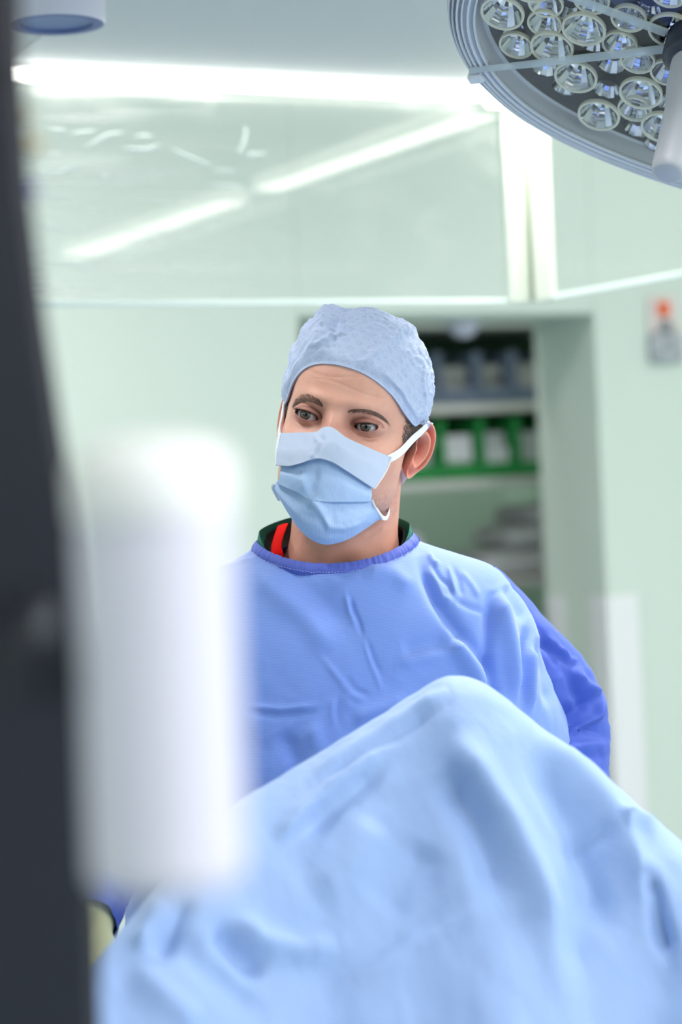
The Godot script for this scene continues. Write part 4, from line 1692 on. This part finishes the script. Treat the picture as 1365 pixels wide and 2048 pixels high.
func person_gown(o: Node3D) -> void:
	var N := PL(672, 1110, 2.16)
	var nu := 321
	var nv := 240
	var base := PackedVector3Array()
	for j in nv:
		var v := pow(j / (nv - 1.0), 1.25)
		for i in nu:
			var s := i / (nu - 1.0)
			# denser in front
			var a := TAU * s + 0.55 * sin(2.0 * TAU * s) * 0.0 - 0.0
			a = PI * 1.5 + TAU * (0.5 + 0.5 * warp(2.0 * s - 1.0))
			base.append(N + gown_point(a, v))
	var g0 := Geo.new()
	g0.sheet(base, nu, nv, true, true)
	var cr := folds([
		[7.0, 13, 838, 1102, 852, 1150, 874, 1200, 908, 1248, 940, 1290, 972, 1322, 990, 1360],
		[-4.5, 8, 850, 1128, 872, 1165, 885, 1196, 908, 1208],
		[-3.0, 5, 857, 1105, 866, 1122, 880, 1130],
		[3.0, 5, 862, 1122, 880, 1155, 898, 1170, 908, 1195],
		[-3.0, 5, 896, 1130, 905, 1165, 911, 1190],
		[2.2, 5, 905, 1130, 918, 1160, 925, 1195],
		[-2.2, 6, 920, 1140, 945, 1170, 960, 1195],
		[2.0, 6, 908, 1198, 940, 1215, 975, 1225],
		[7.0, 12, 985, 1172, 980, 1240, 976, 1310, 985, 1380, 990, 1430],
		[-8.0, 16, 995, 1180, 1008, 1230, 1022, 1290, 1030, 1350, 1032, 1410],
		[4.0, 14, 1010, 1165, 1030, 1205, 1055, 1245],
		[6.0, 10, 1058, 1250, 1049, 1290, 1048, 1350, 1046, 1410],
		[-7.0, 10, 1064, 1290, 1060, 1350, 1060, 1430],
		[5.0, 14, 1075, 1270, 1095, 1340, 1105, 1420],
		[-8.0, 22, 905, 1275, 932, 1310, 955, 1350, 968, 1390],
		[3.2, 5, 700, 1190, 708, 1222, 719, 1245, 727, 1275],
		[-2.6, 6, 690, 1185, 700, 1225, 712, 1255],
		[-2.2, 4, 727, 1278, 740, 1320, 752, 1350, 765, 1385],
		[2.0, 5, 733, 1278, 748, 1320, 762, 1350],
		[-3.0, 6, 500, 1413, 560, 1419, 640, 1412],
		[2.6, 7, 500, 1425, 560, 1430, 640, 1424],
		[-2.4, 5, 640, 1310, 680, 1360, 700, 1388, 735, 1405],
		[2.2, 4, 690, 1350, 712, 1380, 740, 1392],
		[-2.4, 4, 668, 1395, 664, 1425, 668, 1450],
		[-2.0, 4, 688, 1392, 704, 1420],
		[2.0, 5, 678, 1390, 676, 1430, 684, 1460],
		[-2.0, 14, 795, 1330, 850, 1316, 905, 1308],
		[2.0, 16, 800, 1300, 850, 1288, 900, 1282],
		[-4.0, 26, 500, 1130, 560, 1190, 620, 1240, 670, 1310],
		[4.0, 26, 560, 1120, 630, 1190, 690, 1260],
		[-3.0, 18, 720, 1140, 790, 1150, 830, 1180],
		[3.0, 5, 512, 1105, 480, 1118, 440, 1128],
		[-3.0, 5, 505, 1115, 470, 1128, 430, 1140],
		[-3.0, 20, 620, 1440, 640, 1500, 640, 1560],
		[4.0, 20, 560, 1460, 590, 1520, 600, 1580],
		[-4.0, 18, 700, 1440, 760, 1420, 820, 1400],
	])
	for f in cr:           # broad folds deeper, narrow creases as they are
		f[0] *= 1.45 if f[1] > 9.0 else 0.9
	var pts := PackedVector3Array()
	for i in base.size():
		var p := base[i]
		var nn := g0.n[i]
		var h := 0.0
		if p.z > N.z - 0.06:
			h = fold_height(pix(BODY * p), cr)
		var fall := smoothstep(0.02, 0.2, N.y - p.y)
		h += fall * (0.0035 * noise.get_noise_3d(p.x * 9.0, p.y * 5.0, p.z * 9.0) + 0.0016 * noise.get_noise_3d(p.x * 30.0, p.y * 22.0, p.z * 30.0))
		pts.append(p + nn * h)
	var g := Geo.new()
	g.sheet(pts, nu, nv, true, true, 1.0, 1.0)
	for i in pts.size():       # cloth coordinates in the weave's own size
		g.t[i] = Vector2(pts[i].x, pts[i].y) / 0.0092
	obj("gown", g, M.gown_cloth, o)
	# collar: gathered band with a stitch line
	var band := PackedVector3Array()
	var cu := 361
	for j in 9:
		var t := j / 8.0
		for i in cu:
			var a := TAU * i / (cu - 1.0)
			var p := N + gown_point(a, 0.0)
			var d := Vector3(cos(a), 0, sin(a))
			var gather := 0.0011 * maxf(noise.get_noise_2d(i * 0.55, 3.0), -0.25) * 2.4
			gather *= smoothstep(0.25, 0.6, absf(cos(a))) * 0.8 + 0.25
			var prof := sin(PI * t)
			p += d * (-0.0018 + 0.0030 * t + 0.0038 * prof + gather * prof)
			p.y += 0.0075 - 0.0145 * t + 0.0012 * noise.get_noise_1d(i * 0.35)
			band.append(p)
	g = Geo.new()
	g.sheet(band, cu, 9, true, false)
	var collar := obj("collar", g, M.collar_cloth, o)
	g = Geo.new()
	for i in range(4, cu - 5, 2):
		var a: Vector3 = band[5 * cu + i]
		var b: Vector3 = band[5 * cu + i].lerp(band[5 * cu + i + 2], 0.62)
		var d := (a - N) * Vector3(1, 0, 1)
		d = d.normalized() * 0.0009
		g.tube([a + d, b + d], [0.00022, 0.00022], 4, true)
	obj("stitching", g, M.stitch, collar)
	# scrub shirt collar, strap and red cord inside the neckline
	inner_ring(o, "scrub_collar", M.scrub_green, 0.94, 0.004, 0.014, 0.0)
	inner_ring(o, "apron_strap", M.black_strap, 0.86, 0.003, 0.010, 0.25)
	var path := smooth_path([PL(566, 1050, 2.19), PL(557, 1075, 2.16), PL(553, 1095, 2.135), PL(557, 1112, 2.125), PL(563, 1130, 2.132), PL(570, 1150, 2.14)], 8)
	var rad := []
	for q in path:
		rad.append(0.0062)
	g = Geo.new()
	g.tube(path, rad, 10, true, 0.2, Vector3(1, 0.2, 0.35))
	var cord := obj("neck_cord", g, M.red_cord, o)
	cord.set_meta("label", "red neck cord")
	# sleeves
	for s in [-1.0, 1.0]:
		sleeve(o, s)
	# trousers and shoes below the gown
	for s in [-1.0, 1.0]:
		g = Geo.new()
		g.tube([Vector3(N.x + s * 0.095, 0.62, N.z), Vector3(N.x + s * 0.105, 0.35, N.z), Vector3(N.x + s * 0.11, 0.075, N.z - 0.01)], [0.095, 0.085, 0.08], 24)
		obj("trouser_leg", g, M.scrub_green, o)
		g = Geo.new()
		nets(g, [[Vector3(N.x + s * 0.11, 0.05, N.z - 0.05), Vector3(N.x + s * 0.12, 0.05, N.z + 0.13), 0.048, 0.046]], 0.008, 0.02)
		for i in g.v.size():
			g.v[i].y = maxf(g.v[i].y, 0.0)
		obj("shoe", g, M.clog, o)
	for s in [-1.0, 1.0]:
		glove(o, s)


func inner_ring(o: Node3D, called: String, m: Material, scale_: float, lift: float, tall: float, fore: float) -> void:
	var N := PL(672, 1110, 2.16)
	var p := PackedVector3Array()
	var nu := 121
	for j in 5:
		var t := j / 4.0
		for i in nu:
			var a := TAU * i / (nu - 1.0)
			var q := gown_point(a, 0.0) * Vector3(scale_, 1, scale_)
			q.y += lift + tall * (1.0 - t) - 0.014 * t - (0.030 + fore * 0.02) * pow(maxf(sin(a), 0.0), 1.0)
			var d := Vector3(cos(a), 0, sin(a))
			p.append(N + q + d * 0.003 * sin(PI * t))
	var g := Geo.new()
	g.sheet(p, nu, 5, true, false)
	obj(called, g, m, o)


func sleeve(o: Node3D, s: float) -> void:
	var j := arm_joints(s)
	var path: Array
	var rad: Array
	if s > 0.0:
		# outline from the photograph: the outer edge of the upper arm and elbow
		path = [PL(925, 1190, 2.19), PL(962, 1232, 2.195), PL(1010, 1300, 2.20), PL(1058, 1366, 2.20), PL(1094, 1425, 2.205), PL(1104, 1490, 2.20), PL(1096, 1560, 2.17), PL(1030, 1640, 2.12), PL(860, 1710, 2.02)]
		rad = [0.046, 0.052, 0.058, 0.062, 0.063, 0.062, 0.060, 0.050, 0.036]
	else:
		path = [mirrored(PL(925, 1190, 2.19)), mirrored(PL(962, 1232, 2.195)), mirrored(PL(1010, 1300, 2.20)), mirrored(PL(1058, 1366, 2.20)), mirrored(PL(1094, 1425, 2.205)), mirrored(PL(1108, 1510, 2.18)), PL(190, 1710, 2.0), PL(162, 1850, 1.91)]
		rad = [0.046, 0.052, 0.058, 0.062, 0.063, 0.060, 0.05, 0.036]
	var per := 22
	var fine := smooth_path(path, per)
	var fr := []
	for i in fine.size():
		fr.append(along(rad, i / (fine.size() - 1.0)))
	var g := Geo.new()
	g.tube(fine, fr, 120, true)
	var cr := folds([
		[7.0, 7, 1206, 1388, 1194, 1434, 1160, 1450, 1128, 1480],
		[-9.0, 13, 1176, 1405, 1150, 1425, 1110, 1445],
		[-2.0, 2.5, 1078, 1456, 1110, 1432, 1140, 1400],
		[3.0, 4, 1093, 1275, 1112, 1290, 1150, 1322],
		[-3.0, 5, 1098, 1288, 1120, 1312, 1146, 1330],
		[4.0, 5, 1150, 1348, 1178, 1376, 1204, 1392],
		[6.0, 10, 1150, 1325, 1165, 1370, 1195, 1395],
		[-5.0, 9, 1128, 1330, 1150, 1385, 1185, 1420],
		[-4.0, 8, 1075, 1285, 1100, 1290, 1130, 1300],
		[3.0, 5, 1105, 1275, 1140, 1320, 1155, 1322],
		[4.0, 10, 1130, 1500, 1180, 1490, 1215, 1488],
		[-4.0, 10, 1120, 1520, 1180, 1516, 1218, 1512],
		[4.0, 10, 1130, 1545, 1190, 1550, 1220, 1556],
		[-5.0, 10, 1060, 1430, 1090, 1450, 1120, 1450],
		[2.5, 5, 1000, 1175, 1040, 1225, 1075, 1280],
		[-3.5, 7, 1010, 1175, 1060, 1235, 1100, 1300, 1125, 1340],
	])
	for i in g.v.size():
		var p := g.v[i]
		var h := 0.004 * noise.get_noise_3d(p.x * 11.0, p.y * 13.0, p.z * 13.0) + 0.0014 * (1.0 - 3.0 * absf(noise.get_noise_3d(p.x * 16.0 + 9, p.y * 16.0, p.z * 16.0)))
		if s > 0.0:
			h += fold_height(pix(BODY * p), cr)
		g.v[i] = p + g.n[i] * h
	# normals again after the folds
	var nu := 121
	var m := fine.size()
	var h2 := Geo.new()
	h2.sheet(g.v.slice(0, nu * m), nu, m, true)
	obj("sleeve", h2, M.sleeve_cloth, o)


func glove(o: Node3D, s: float) -> void:
	# one gloved hand: palm, five curled fingers of unequal length
	var j := arm_joints(s)
	var wrist: Vector3 = j[2]
	var dir: Vector3 = (j[2] - j[1]).normalized()
	var side := Vector3(-s, 0.1, 0.2)
	side = (side - dir * side.dot(dir)).normalized()
	var palm := dir.cross(side).normalized()
	if palm.y > 0.0:
		palm = -palm
	var fr := Basis(side, dir, palm)          # x towards the thumb, y along the hand, z out of the palm
	var bones := [[Vector3(0, -0.085, 0), Vector3(0, 0.01, 0), 0.036, 0.028]]
	var lens := [0.078, 0.086, 0.080, 0.062]
	for f in 4:
		var x := 0.031 - f * 0.0205
		var k := Vector3(x, 0.092 - absf(f - 1.2) * 0.004, -0.004)
		bones.append([Vector3(x * 0.55, 0.008, 0), k, 0.015, 0.012])
		var p := k
		var ang := 0.25 + 0.06 * f
		for b in 3:
			var l: float = lens[f] * [0.45, 0.31, 0.24][b]
			var q := p + Vector3(0.02 * (1.0 - f * 0.6) * l, cos(ang) * l, sin(ang) * l)
			bones.append([p, q, 0.0098 - b * 0.0008, 0.0092 - b * 0.0008])
			p = q
			ang += 0.42
	var t0 := Vector3(0.022, 0.025, 0.004)
	var t1 := Vector3(0.048, 0.058, 0.014)
	var t2 := Vector3(0.056, 0.088, 0.026)
	var t3 := Vector3(0.050, 0.112, 0.036)
	bones.append_array([[t0, t1, 0.015, 0.0125], [t1, t2, 0.0115, 0.0105], [t2, t3, 0.0105, 0.0085]])
	var g := Geo.new()
	nets(g, bones, 0.0034, 0.008, Transform3D(fr, wrist))
	var gl := obj("surgical_glove", g, M.glove, o)
	gl.set_meta("label", "pale yellow surgical glove")


# ---------------------------------------------------------------- the drape
func drape() -> void:
	var ridge := [[60, 2110, 1.50], [130, 2010, 1.53], [200, 1915, 1.57], [270, 1828, 1.61], [380, 1705, 1.66], [480, 1602, 1.72], [560, 1553, 1.76], [630, 1511, 1.79], [700, 1468, 1.81], [760, 1430, 1.83], [820, 1392, 1.845], [868, 1362, 1.85], [908, 1352, 1.85], [952, 1359, 1.85], [1000, 1387, 1.85], [1060, 1436, 1.85], [1110, 1476, 1.845], [1160, 1516, 1.84], [1240, 1578, 1.83], [1300, 1630, 1.81], [1365, 1684, 1.79], [1450, 1760, 1.77], [1560, 1860, 1.74], [1680, 1980, 1.70]]
	var pts := []
	for q in ridge:
		pts.append(P(q[0], q[1], q[2]))
	var fwd := Vector3(-SF.x, 0, -SF.z).normalized()
	var nu := 301
	var nv := 170
	var back := 30
	var base := PackedVector3Array()
	for j in nv:
		for i in nu:
			var u := i / (nu - 1.0)
			var p: Vector3 = along(pts, u)
			var peak := clampf((p.y - 1.0) / 0.48, 0.0, 1.0)
			var l := 0.0
			var f := 0.0
			var dn := 0.0
			if j < back:                      # the far side falls away behind the ridge
				l = (back - j) / float(back) * 0.55
				f = -0.10 * (1.0 - exp(-l / 0.10)) - 0.02 * l
				dn = maxf(l - 0.05 * (1.0 - exp(-l / 0.05)), 0.0)
			else:
				l = pow((j - back) / float(nv - 1 - back), 1.15) * 0.95
				var rd := 0.030 + 0.02 * peak
				var e := 1.0 - exp(-l / rd)
				f = rd * e * 0.55 + 0.56 * l * smoothstep(0.9, 0.45, l) + 0.30 * minf(l, 0.68) * smoothstep(0.45, 0.9, l)
				dn = 0.86 * maxf(l - rd * e, 0.0)
			var q := p + fwd * f
			q.y -= dn
			q.y = maxf(q.y, 0.62)
			base.append(q)
	var g0 := Geo.new()
	g0.sheet(base, nu, nv, false, true)
	var cr := folds([
		[14, 34, 905, 1450, 940, 1525, 978, 1590, 1012, 1640, 1045, 1710, 1093, 1834, 1147, 2060],
		[-13, 40, 880, 1520, 920, 1590, 955, 1640, 985, 1720, 1015, 1830],
		[11, 30, 1070, 1452, 1130, 1500, 1173, 1545, 1215, 1610, 1245, 1670, 1307, 1790, 1365, 1920],
		[-12, 34, 1050, 1500, 1110, 1570, 1150, 1650, 1190, 1760, 1240, 1880],
		[7, 14, 905, 1375, 850, 1410, 773, 1462, 684, 1518, 600, 1575],
		[-6, 14, 890, 1402, 800, 1462, 720, 1510, 640, 1566],
		[7, 16, 800, 1470, 700, 1545, 595, 1632, 545, 1690],
		[-5, 20, 770, 1530, 680, 1600, 600, 1680],
		[-2.2, 14, 987, 1768, 850, 1850, 684, 1935, 600, 1990],
		[2.5, 18, 1000, 1795, 860, 1880, 700, 1965],
		[-11, 22, 430, 1850, 465, 1885, 500, 1920, 540, 1950],
		[7, 24, 470, 1830, 520, 1880, 600, 1900, 680, 1890],
		[-6, 26, 300, 1860, 380, 1900, 440, 1960, 560, 2060],
		[6, 30, 260, 1930, 330, 1990, 400, 2060],
		[-13, 20, 1290, 1745, 1310, 1790, 1322, 1850, 1340, 1920],
		[9, 14, 1230, 1655, 1260, 1640, 1320, 1650],
		[-5, 16, 1130, 1695, 1180, 1680, 1230, 1660],
		[8, 18, 330, 1800, 300, 1850, 270, 1905],
		[-6, 20, 380, 1790, 350, 1850, 310, 1920],
		[-5, 40, 1180, 1760, 1160, 1830, 1150, 1950],
		[6, 40, 760, 1640, 700, 1720, 620, 1800],
		[-6, 50, 860, 1680, 820, 1760, 760, 1830],
	])
	var out := PackedVector3Array()
	for i in base.size():
		var p := base[i]
		var h := 0.0
		if i / nu >= back - 6:
			h = 1.35 * fold_height(pix(p), cr) * smoothstep(back - 6, back + 14, i / nu)
		h += 0.007 * noise.get_noise_3d(p.x * 5.0, p.y * 4.0, p.z * 5.0) * smoothstep(0, 20, absf(i / nu - back)) + 0.0012 * noise.get_noise_3d(p.x * 22.0, p.y * 18.0, p.z * 22.0)
		out.append(p + g0.n[i] * h)
	var g := Geo.new()
	g.sheet(out, nu, nv, false, true)
	var dr := obj("surgical_drape", g, M.drape_cloth)
	tag(dr, "light blue surgical drape raised to a peak over the table, in front of the surgeon", "drape")
	# the operating table under it
	var c := P(800, 1700, 1.72)
	var o := thing("operating_table", "operating table hidden under the light blue drape", "table", Vector3(c.x, 0, c.z))
	o.basis = BODY.basis
	obj("mattress", boxed(Vector3(-0.50, 0.76, -0.10), Vector3(0.55, 0.84, 0.12), 0.02), M.pad_black, o)
	obj("table_top", boxed(Vector3(-0.50, 0.72, -0.10), Vector3(0.55, 0.76, 0.12), 0.006), M.steel, o)
	obj("column", boxed(Vector3(-0.12, 0.08, -0.08), Vector3(0.12, 0.72, 0.10), 0.02), M.steel, o)
	obj("foot", boxed(Vector3(-0.40, 0.0, -0.10), Vector3(0.40, 0.08, 0.12), 0.02), M.steel, o)


# ---------------------------------------------------------------- the blurred things in front
func foreground() -> void:
	# the tall dark equipment column at the left edge: outline in its own plane
	var low := P(204, 1900, 0.95)
	var right := Vector3(SX.x, 0, SX.z).normalized()
	var fwd := Vector3(-SF.x, 0, -SF.z).normalized()
	var o := thing("equipment_column", "tall dark navy equipment column, blurred, along the left edge", "equipment", Vector3(low.x, 0, low.z))
	fwd = -Vector3(low.x, 0, low.z).normalized()
	right = Vector3.UP.cross(fwd)
	o.basis = Basis(right, Vector3.UP, fwd)
	# the right edge bulges out towards the bottom: [height, how far right] taken from the photograph
	EDGE = []
	for q in [[208, 2600], [206, 2200], [200, 1900], [188, 1620], [174, 1300], [156, 1060], [132, 900], [90, 620], [62, 380], [48, 150], [44, 0]]:
		var p := o.transform.affine_inverse() * P(q[0], q[1], 0.95)
		EDGE.append(Vector2(p.y, p.x))
	var g := Geo.new()
	var hgt := 2.02
	var w := 0.30
	var dp := 0.22
	var rings := [[0.06, 0.004], [0.066, 0.0]]
	for e in EDGE:
		rings.append([e.x, 0.0])
	rings.append_array([[hgt - 0.006, 0.0], [hgt, 0.005]])
	for k in rings.size() - 1:
		var a := column_loop(rings[k][0], rings[k][1])
		var d := column_loop(rings[k + 1][0], rings[k + 1][1])
		for i in 8:
			g.face([a[i], a[(i + 1) % 8], d[(i + 1) % 8], d[i]])
	g.face(column_loop(hgt, 0.005))
	var bt := column_loop(0.06, 0.004)
	bt.reverse()
	g.face(bt)
	obj("housing", g, M.dark_panel, o)
	for y in [0.9, 1.87]:
		var r: float = column_edge(y)
		obj("seam", boxed(Vector3(-w + 0.004, y - 0.002, -0.004), Vector3(r - 0.006, y + 0.002, 0.0008)), M.dark_seam, o)
	for q in [[52, 296, "cream_reflection_knob"], [44, 240, "cream_reflection_knob"], [42, 384, "violet_reflection_knob"]]:  # coloured reflections on the column edge, built as small knobs
		var p := o.transform.affine_inverse() * P(q[0], q[1], 0.96)
		var r: float = column_edge(p.y)
		var kn := Geo.new()
		var big: bool = q[1] == 296
		kn.tube([Vector3(r - 0.010, p.y, -0.012), Vector3(r - 0.001, p.y, -0.012), Vector3(r + (0.007 if big else 0.003), p.y, -0.012)], [0.004, 0.004, 0.003], 16)
		obj("reflection_knob", kn, M[q[2]], o)
	for sx in [-w + 0.04, -0.03]:
		for sz in [-dp + 0.04, -0.04]:
			var cs := Geo.new()
			cs.lathe([Vector2(0.0001, -0.012), Vector2(0.026, -0.012), Vector2(0.03, -0.008), Vector2(0.03, 0.008), Vector2(0.026, 0.012), Vector2(0.0001, 0.012)], 24, Vector3(sx, 0.03, sz), Basis(Vector3(0, 1, 0), Vector3(1, 0, 0), Vector3(0, 0, -1)))
			var wheel := obj("castor", cs, M.black_rubber, o)
			obj("castor_fork", boxed(Vector3(sx - 0.014, 0.03, sz - 0.008), Vector3(sx + 0.014, 0.062, sz + 0.008), 0.002), M.steel, wheel)
	# white canister, held on a bracket of the column
	var ct := P(304, 880, 0.69)
	var cb := P(338, 1776, 0.69)
	var h := ct.y - cb.y
	var k := thing("canister", "white upright canister with a broad rounded lid, blurred in front of the surgeon's shoulder", "canister", Vector3(cb.x, cb.y, cb.z))
	var ax := (ct - cb).normalized()
	var zx := Vector3(1, 0, 0).cross(ax).normalized()
	k.basis = Basis(ax.cross(zx) * 1.0, ax, zx)
	var R := 0.0272
	var bd := Geo.new()
	bd.lathe([Vector2(0.0001, 0), Vector2(R - 0.006, 0), Vector2(R - 0.001, 0.003), Vector2(R, 0.008), Vector2(R, h - 0.030), Vector2(R - 0.003, h - 0.026)], 64)
	obj("body", bd, M.white_plastic, k)
	var ld := Geo.new()
	ld.lathe([Vector2(R - 0.002, h - 0.028), Vector2(R + 0.0008, h - 0.027), Vector2(R + 0.0012, h - 0.010), Vector2(R - 0.003, h - 0.003), Vector2(R - 0.012, h), Vector2(0.0001, h + 0.001)], 64)
	obj("lid", ld, M.lid_white, k)
	var my := ct.lerp(cb, 0.5)
	var a := o.transform.affine_inverse() * my
	var r2: float = column_edge(a.y)
	obj("bracket", boxed(Vector3(r2 - 0.03, a.y - 0.012, -0.02), Vector3(r2 - 0.014, a.y + 0.012, a.z), 0.003), M.dark_panel, o)
	obj("bracket", boxed(Vector3(r2 - 0.03, a.y - 0.012, a.z - 0.014), Vector3(a.x - R + 0.004, a.y + 0.012, a.z - 0.004), 0.003), M.dark_panel, o)


var EDGE := []


func column_edge(y: float) -> float:
	for k in EDGE.size() - 1:
		if y <= EDGE[k + 1].x:
			return lerpf(EDGE[k].y, EDGE[k + 1].y, clampf((y - EDGE[k].x) / (EDGE[k + 1].x - EDGE[k].x), 0.0, 1.0))
	return EDGE[-1].y


func column_loop(y: float, ins: float) -> Array:
	var w := 0.30
	var dp := 0.22
	var b := 0.006
	var r := column_edge(y) - ins
	return [Vector3(r, y, -ins - b), Vector3(r - 0.012, y, -dp + ins + b), Vector3(r - b - 0.012, y, -dp + ins), Vector3(-w + ins + b, y, -dp + ins), Vector3(-w + ins, y, -dp + ins + b), Vector3(-w + ins, y, -ins - b), Vector3(-w + ins + b, y, -ins), Vector3(r - b, y, -ins)]


# ---------------------------------------------------------------- the store behind the opening
func store_room() -> void:
	var zf := -4.93
	var zb := -5.28
	var o := thing("storage_rack", "grey storage rack with shelves in the store room behind the wall opening", "shelving")
	for y in [0.30, 0.70, 1.302, 1.60, 1.815, 2.06]:  # top shelf added to keep the gap above the bins dark
		obj("shelf", boxed(Vector3(1.75, y, zb), Vector3(3.5, y + 0.028, zf), 0.004), M.shelf_grey, o)
	for x in [1.75, 3.47]:
		for z in [zb, zf - 0.03]:
			obj("upright", boxed(Vector3(x, 0, z), Vector3(x + 0.03, 2.3, z + 0.03), 0.003), M.steel, o)
	obj("added_backing", boxed(Vector3(1.76, 1.63, zb + 0.002), Vector3(3.49, 2.06, zb + 0.012), 0.002), M.dark_backing, o)  # dark board added in place of the unlit store interior
	# a row of green bins, a row of blue-grey bins above
	var xs := [2.455, 2.585, 2.715, 2.845, 2.977, 3.098, 3.222, 3.345]
	for k in xs.size() - 1:
		var place: String = ["seventh", "sixth", "fifth", "fourth", "third", "second", "first"][k]
		bin(xs[k], xs[k + 1], 1.628, 0.172, zf, M.green_bin, "open-fronted green storage bin of white packets, %s from the right in its row" % place, "green bins on the shelf")
		packets(xs[k], xs[k + 1], 1.628, zf, true, place)
	for k in xs.size() - 1:
		var place: String = ["seventh", "sixth", "fifth", "fourth", "third", "second", "first"][k]
		bin(xs[k], xs[k + 1], 1.843, 0.145, zf, M.blue_bin, "open-fronted blue-grey storage bin of grey packets on the upper shelf, %s from the right" % place, "blue-grey bins on the upper shelf")
		packets(xs[k], xs[k + 1], 1.843, zf, false, place)
	# linen packs on the lower shelf
	var i := 0
	for q in [[2.99, 1.33, 0.30, 0.085, "grey linen pack lying lowest in the pile behind the surgeon's shoulder"], [3.08, 1.415, 0.26, 0.07, "grey linen pack in the middle of the pile behind the surgeon's shoulder"], [3.16, 1.485, 0.18, 0.055, "small grey linen pack on top of the pile at the right of the shelf"], [2.68, 1.33, 0.12, 0.16, "upright white pack on the lower shelf beside the surgeon's neck"]]:
		var g := Geo.new()
		pillow(g, Vector3(q[2], q[3], 0.26))
		var l := obj("linen_pack", g, M.packet_white if i == 3 else M.linen_grey)
		l.position = Vector3(q[0] + q[2] / 2.0, q[1] + q[3] / 2.0 - 0.001, zf - 0.16)
		tag(l, q[4], "linen pack")
		i += 1
	# small round lamp under the head of the opening, unlit
	var at := P(930, 652, 5.35)
	var d := thing("ceiling_detector", "small white dome under the top of the wall opening", "detector", Vector3(at.x, 2.05, -4.62))
	var g := Geo.new()
	g.lathe([Vector2(0.0001, -0.042), Vector2(0.022, -0.038), Vector2(0.036, -0.024), Vector2(0.040, -0.008), null, Vector2(0.046, -0.008), Vector2(0.048, 0.0)], 32)
	obj("dome", g, M.white_plastic, d)


func pillow(g: Geo, size: Vector3) -> void:
	var p := PackedVector3Array()
	var nu := 25
	var nv := 13
	for j in nv:
		var b := PI * (j / (nv - 1.0) - 0.5)
		for i in nu:
			var a := TAU * i / (nu - 1.0)
			var q := Vector3(cos(b) * cos(a), sin(b), cos(b) * sin(a))
			q = Vector3(signf(q.x) * pow(absf(q.x), 0.35), signf(q.y) * pow(absf(q.y), 0.5), signf(q.z) * pow(absf(q.z), 0.35))
			p.append(q * size / 2.0)
	g.sheet(p, nu, nv, true, true)


func bin(x0: float, x1: float, y: float, h: float, z: float, m: Material, label: String, group: String) -> void:
	var o := thing("storage_bin", label, "storage bin", Vector3((x0 + x1) / 2.0, y, z), group)
	var w := (x1 - x0) / 2.0 - 0.002
	var depth := 0.325
	obj("base", boxed(Vector3(-w, 0, -depth), Vector3(w, 0.006, 0), 0.001), m, o)
	for s in [-1.0, 1.0]:
		obj("side", boxed(Vector3(s * w - 0.010 if s > 0 else -w, 0.006, -depth), Vector3(w if s > 0 else -w + 0.010, h, 0), 0.002), m, o)
	obj("back", boxed(Vector3(-w + 0.010, 0.006, -depth), Vector3(w - 0.010, h, -depth + 0.006), 0.001), m, o)
	obj("front_lip", boxed(Vector3(-w + 0.010, 0.006, -0.008), Vector3(w - 0.010, 0.042, 0), 0.002), m, o)


func packets(x0: float, x1: float, y: float, z: float, white: bool, place: String) -> void:
	var n := 3
	var w := (x1 - x0) - 0.034
	var yy := y + 0.0062
	var group := "white packets in the green bins" if white else "grey packets in the blue-grey bins"
	for k in n:
		var h := (0.040 if white else 0.034) + rng.randf_range(-0.004, 0.004)
		var b := 0.004
		var dz := rng.randf_range(0.012, 0.05)
		var dx := rng.randf_range(-0.003, 0.003)
		var mm: Material = M.packet_white if white else (M.brown_pack if k == 0 and rng.randf() < 0.5 else M.packet_grey)
		var g := boxed(Vector3(-w / 2, 0, -0.22), Vector3(w / 2, h, 0), b)
		var o := obj("packet", g, mm)
		o.position = Vector3((x0 + x1) / 2.0 + dx, yy, z - dz)
		tag(o, "%s packet, %s in the %s %s bin from the right" % ["white" if white else ("brown" if mm == M.brown_pack else "grey"), ["lowest", "middle", "topmost"][k], place, "green" if white else "blue-grey"], "packet", group)
		yy += h


func wall_panel() -> void:
	# call panel on the wall at the right: pink plate with an orange lamp, grey box below with a dial
	var o := thing("alarm_panel", "small wall call panel with an orange square lamp above a round grey dial", "call panel", Vector3(3.23, 2.0, WALL_Z))
	obj("upper_plate", boxed(Vector3(-0.048, -0.005, 0), Vector3(0.050, 0.095, 0.014), 0.004), M.panel_pink, o)
	obj("lower_box", boxed(Vector3(-0.050, -0.083, 0), Vector3(0.052, -0.006, 0.028), 0.005), M.panel_grey, o)
	obj("orange_lamp", boxed(Vector3(-0.022, 0.040, 0.014), Vector3(0.012, 0.078, 0.024), 0.003), M.orange_lamp, o)
	var out := Basis(Vector3.RIGHT, Vector3(0, 0, 1), Vector3(0, -1, 0))
	var g := Geo.new()
	g.lathe([Vector2(0.022, 0.014), Vector2(0.022, 0.018), null, Vector2(0.017, 0.018), Vector2(0.015, 0.032), Vector2(0.0001, 0.033)], 32, Vector3(0.0, 0.010, 0), out)
	obj("dial", g, M.panel_dark, o)
	obj("button", boxed(Vector3(-0.012, -0.050, 0.028), Vector3(0.012, -0.026, 0.032), 0.002), M.panel_dark, o)
	for x in [-0.036, 0.038]:
		g = Geo.new()
		g.lathe([Vector2(0.009, 0.028), Vector2(0.008, 0.032), Vector2(0.0001, 0.0325)], 20, Vector3(x, -0.066, 0), out)
		obj("screw", g, M.panel_dark, o)
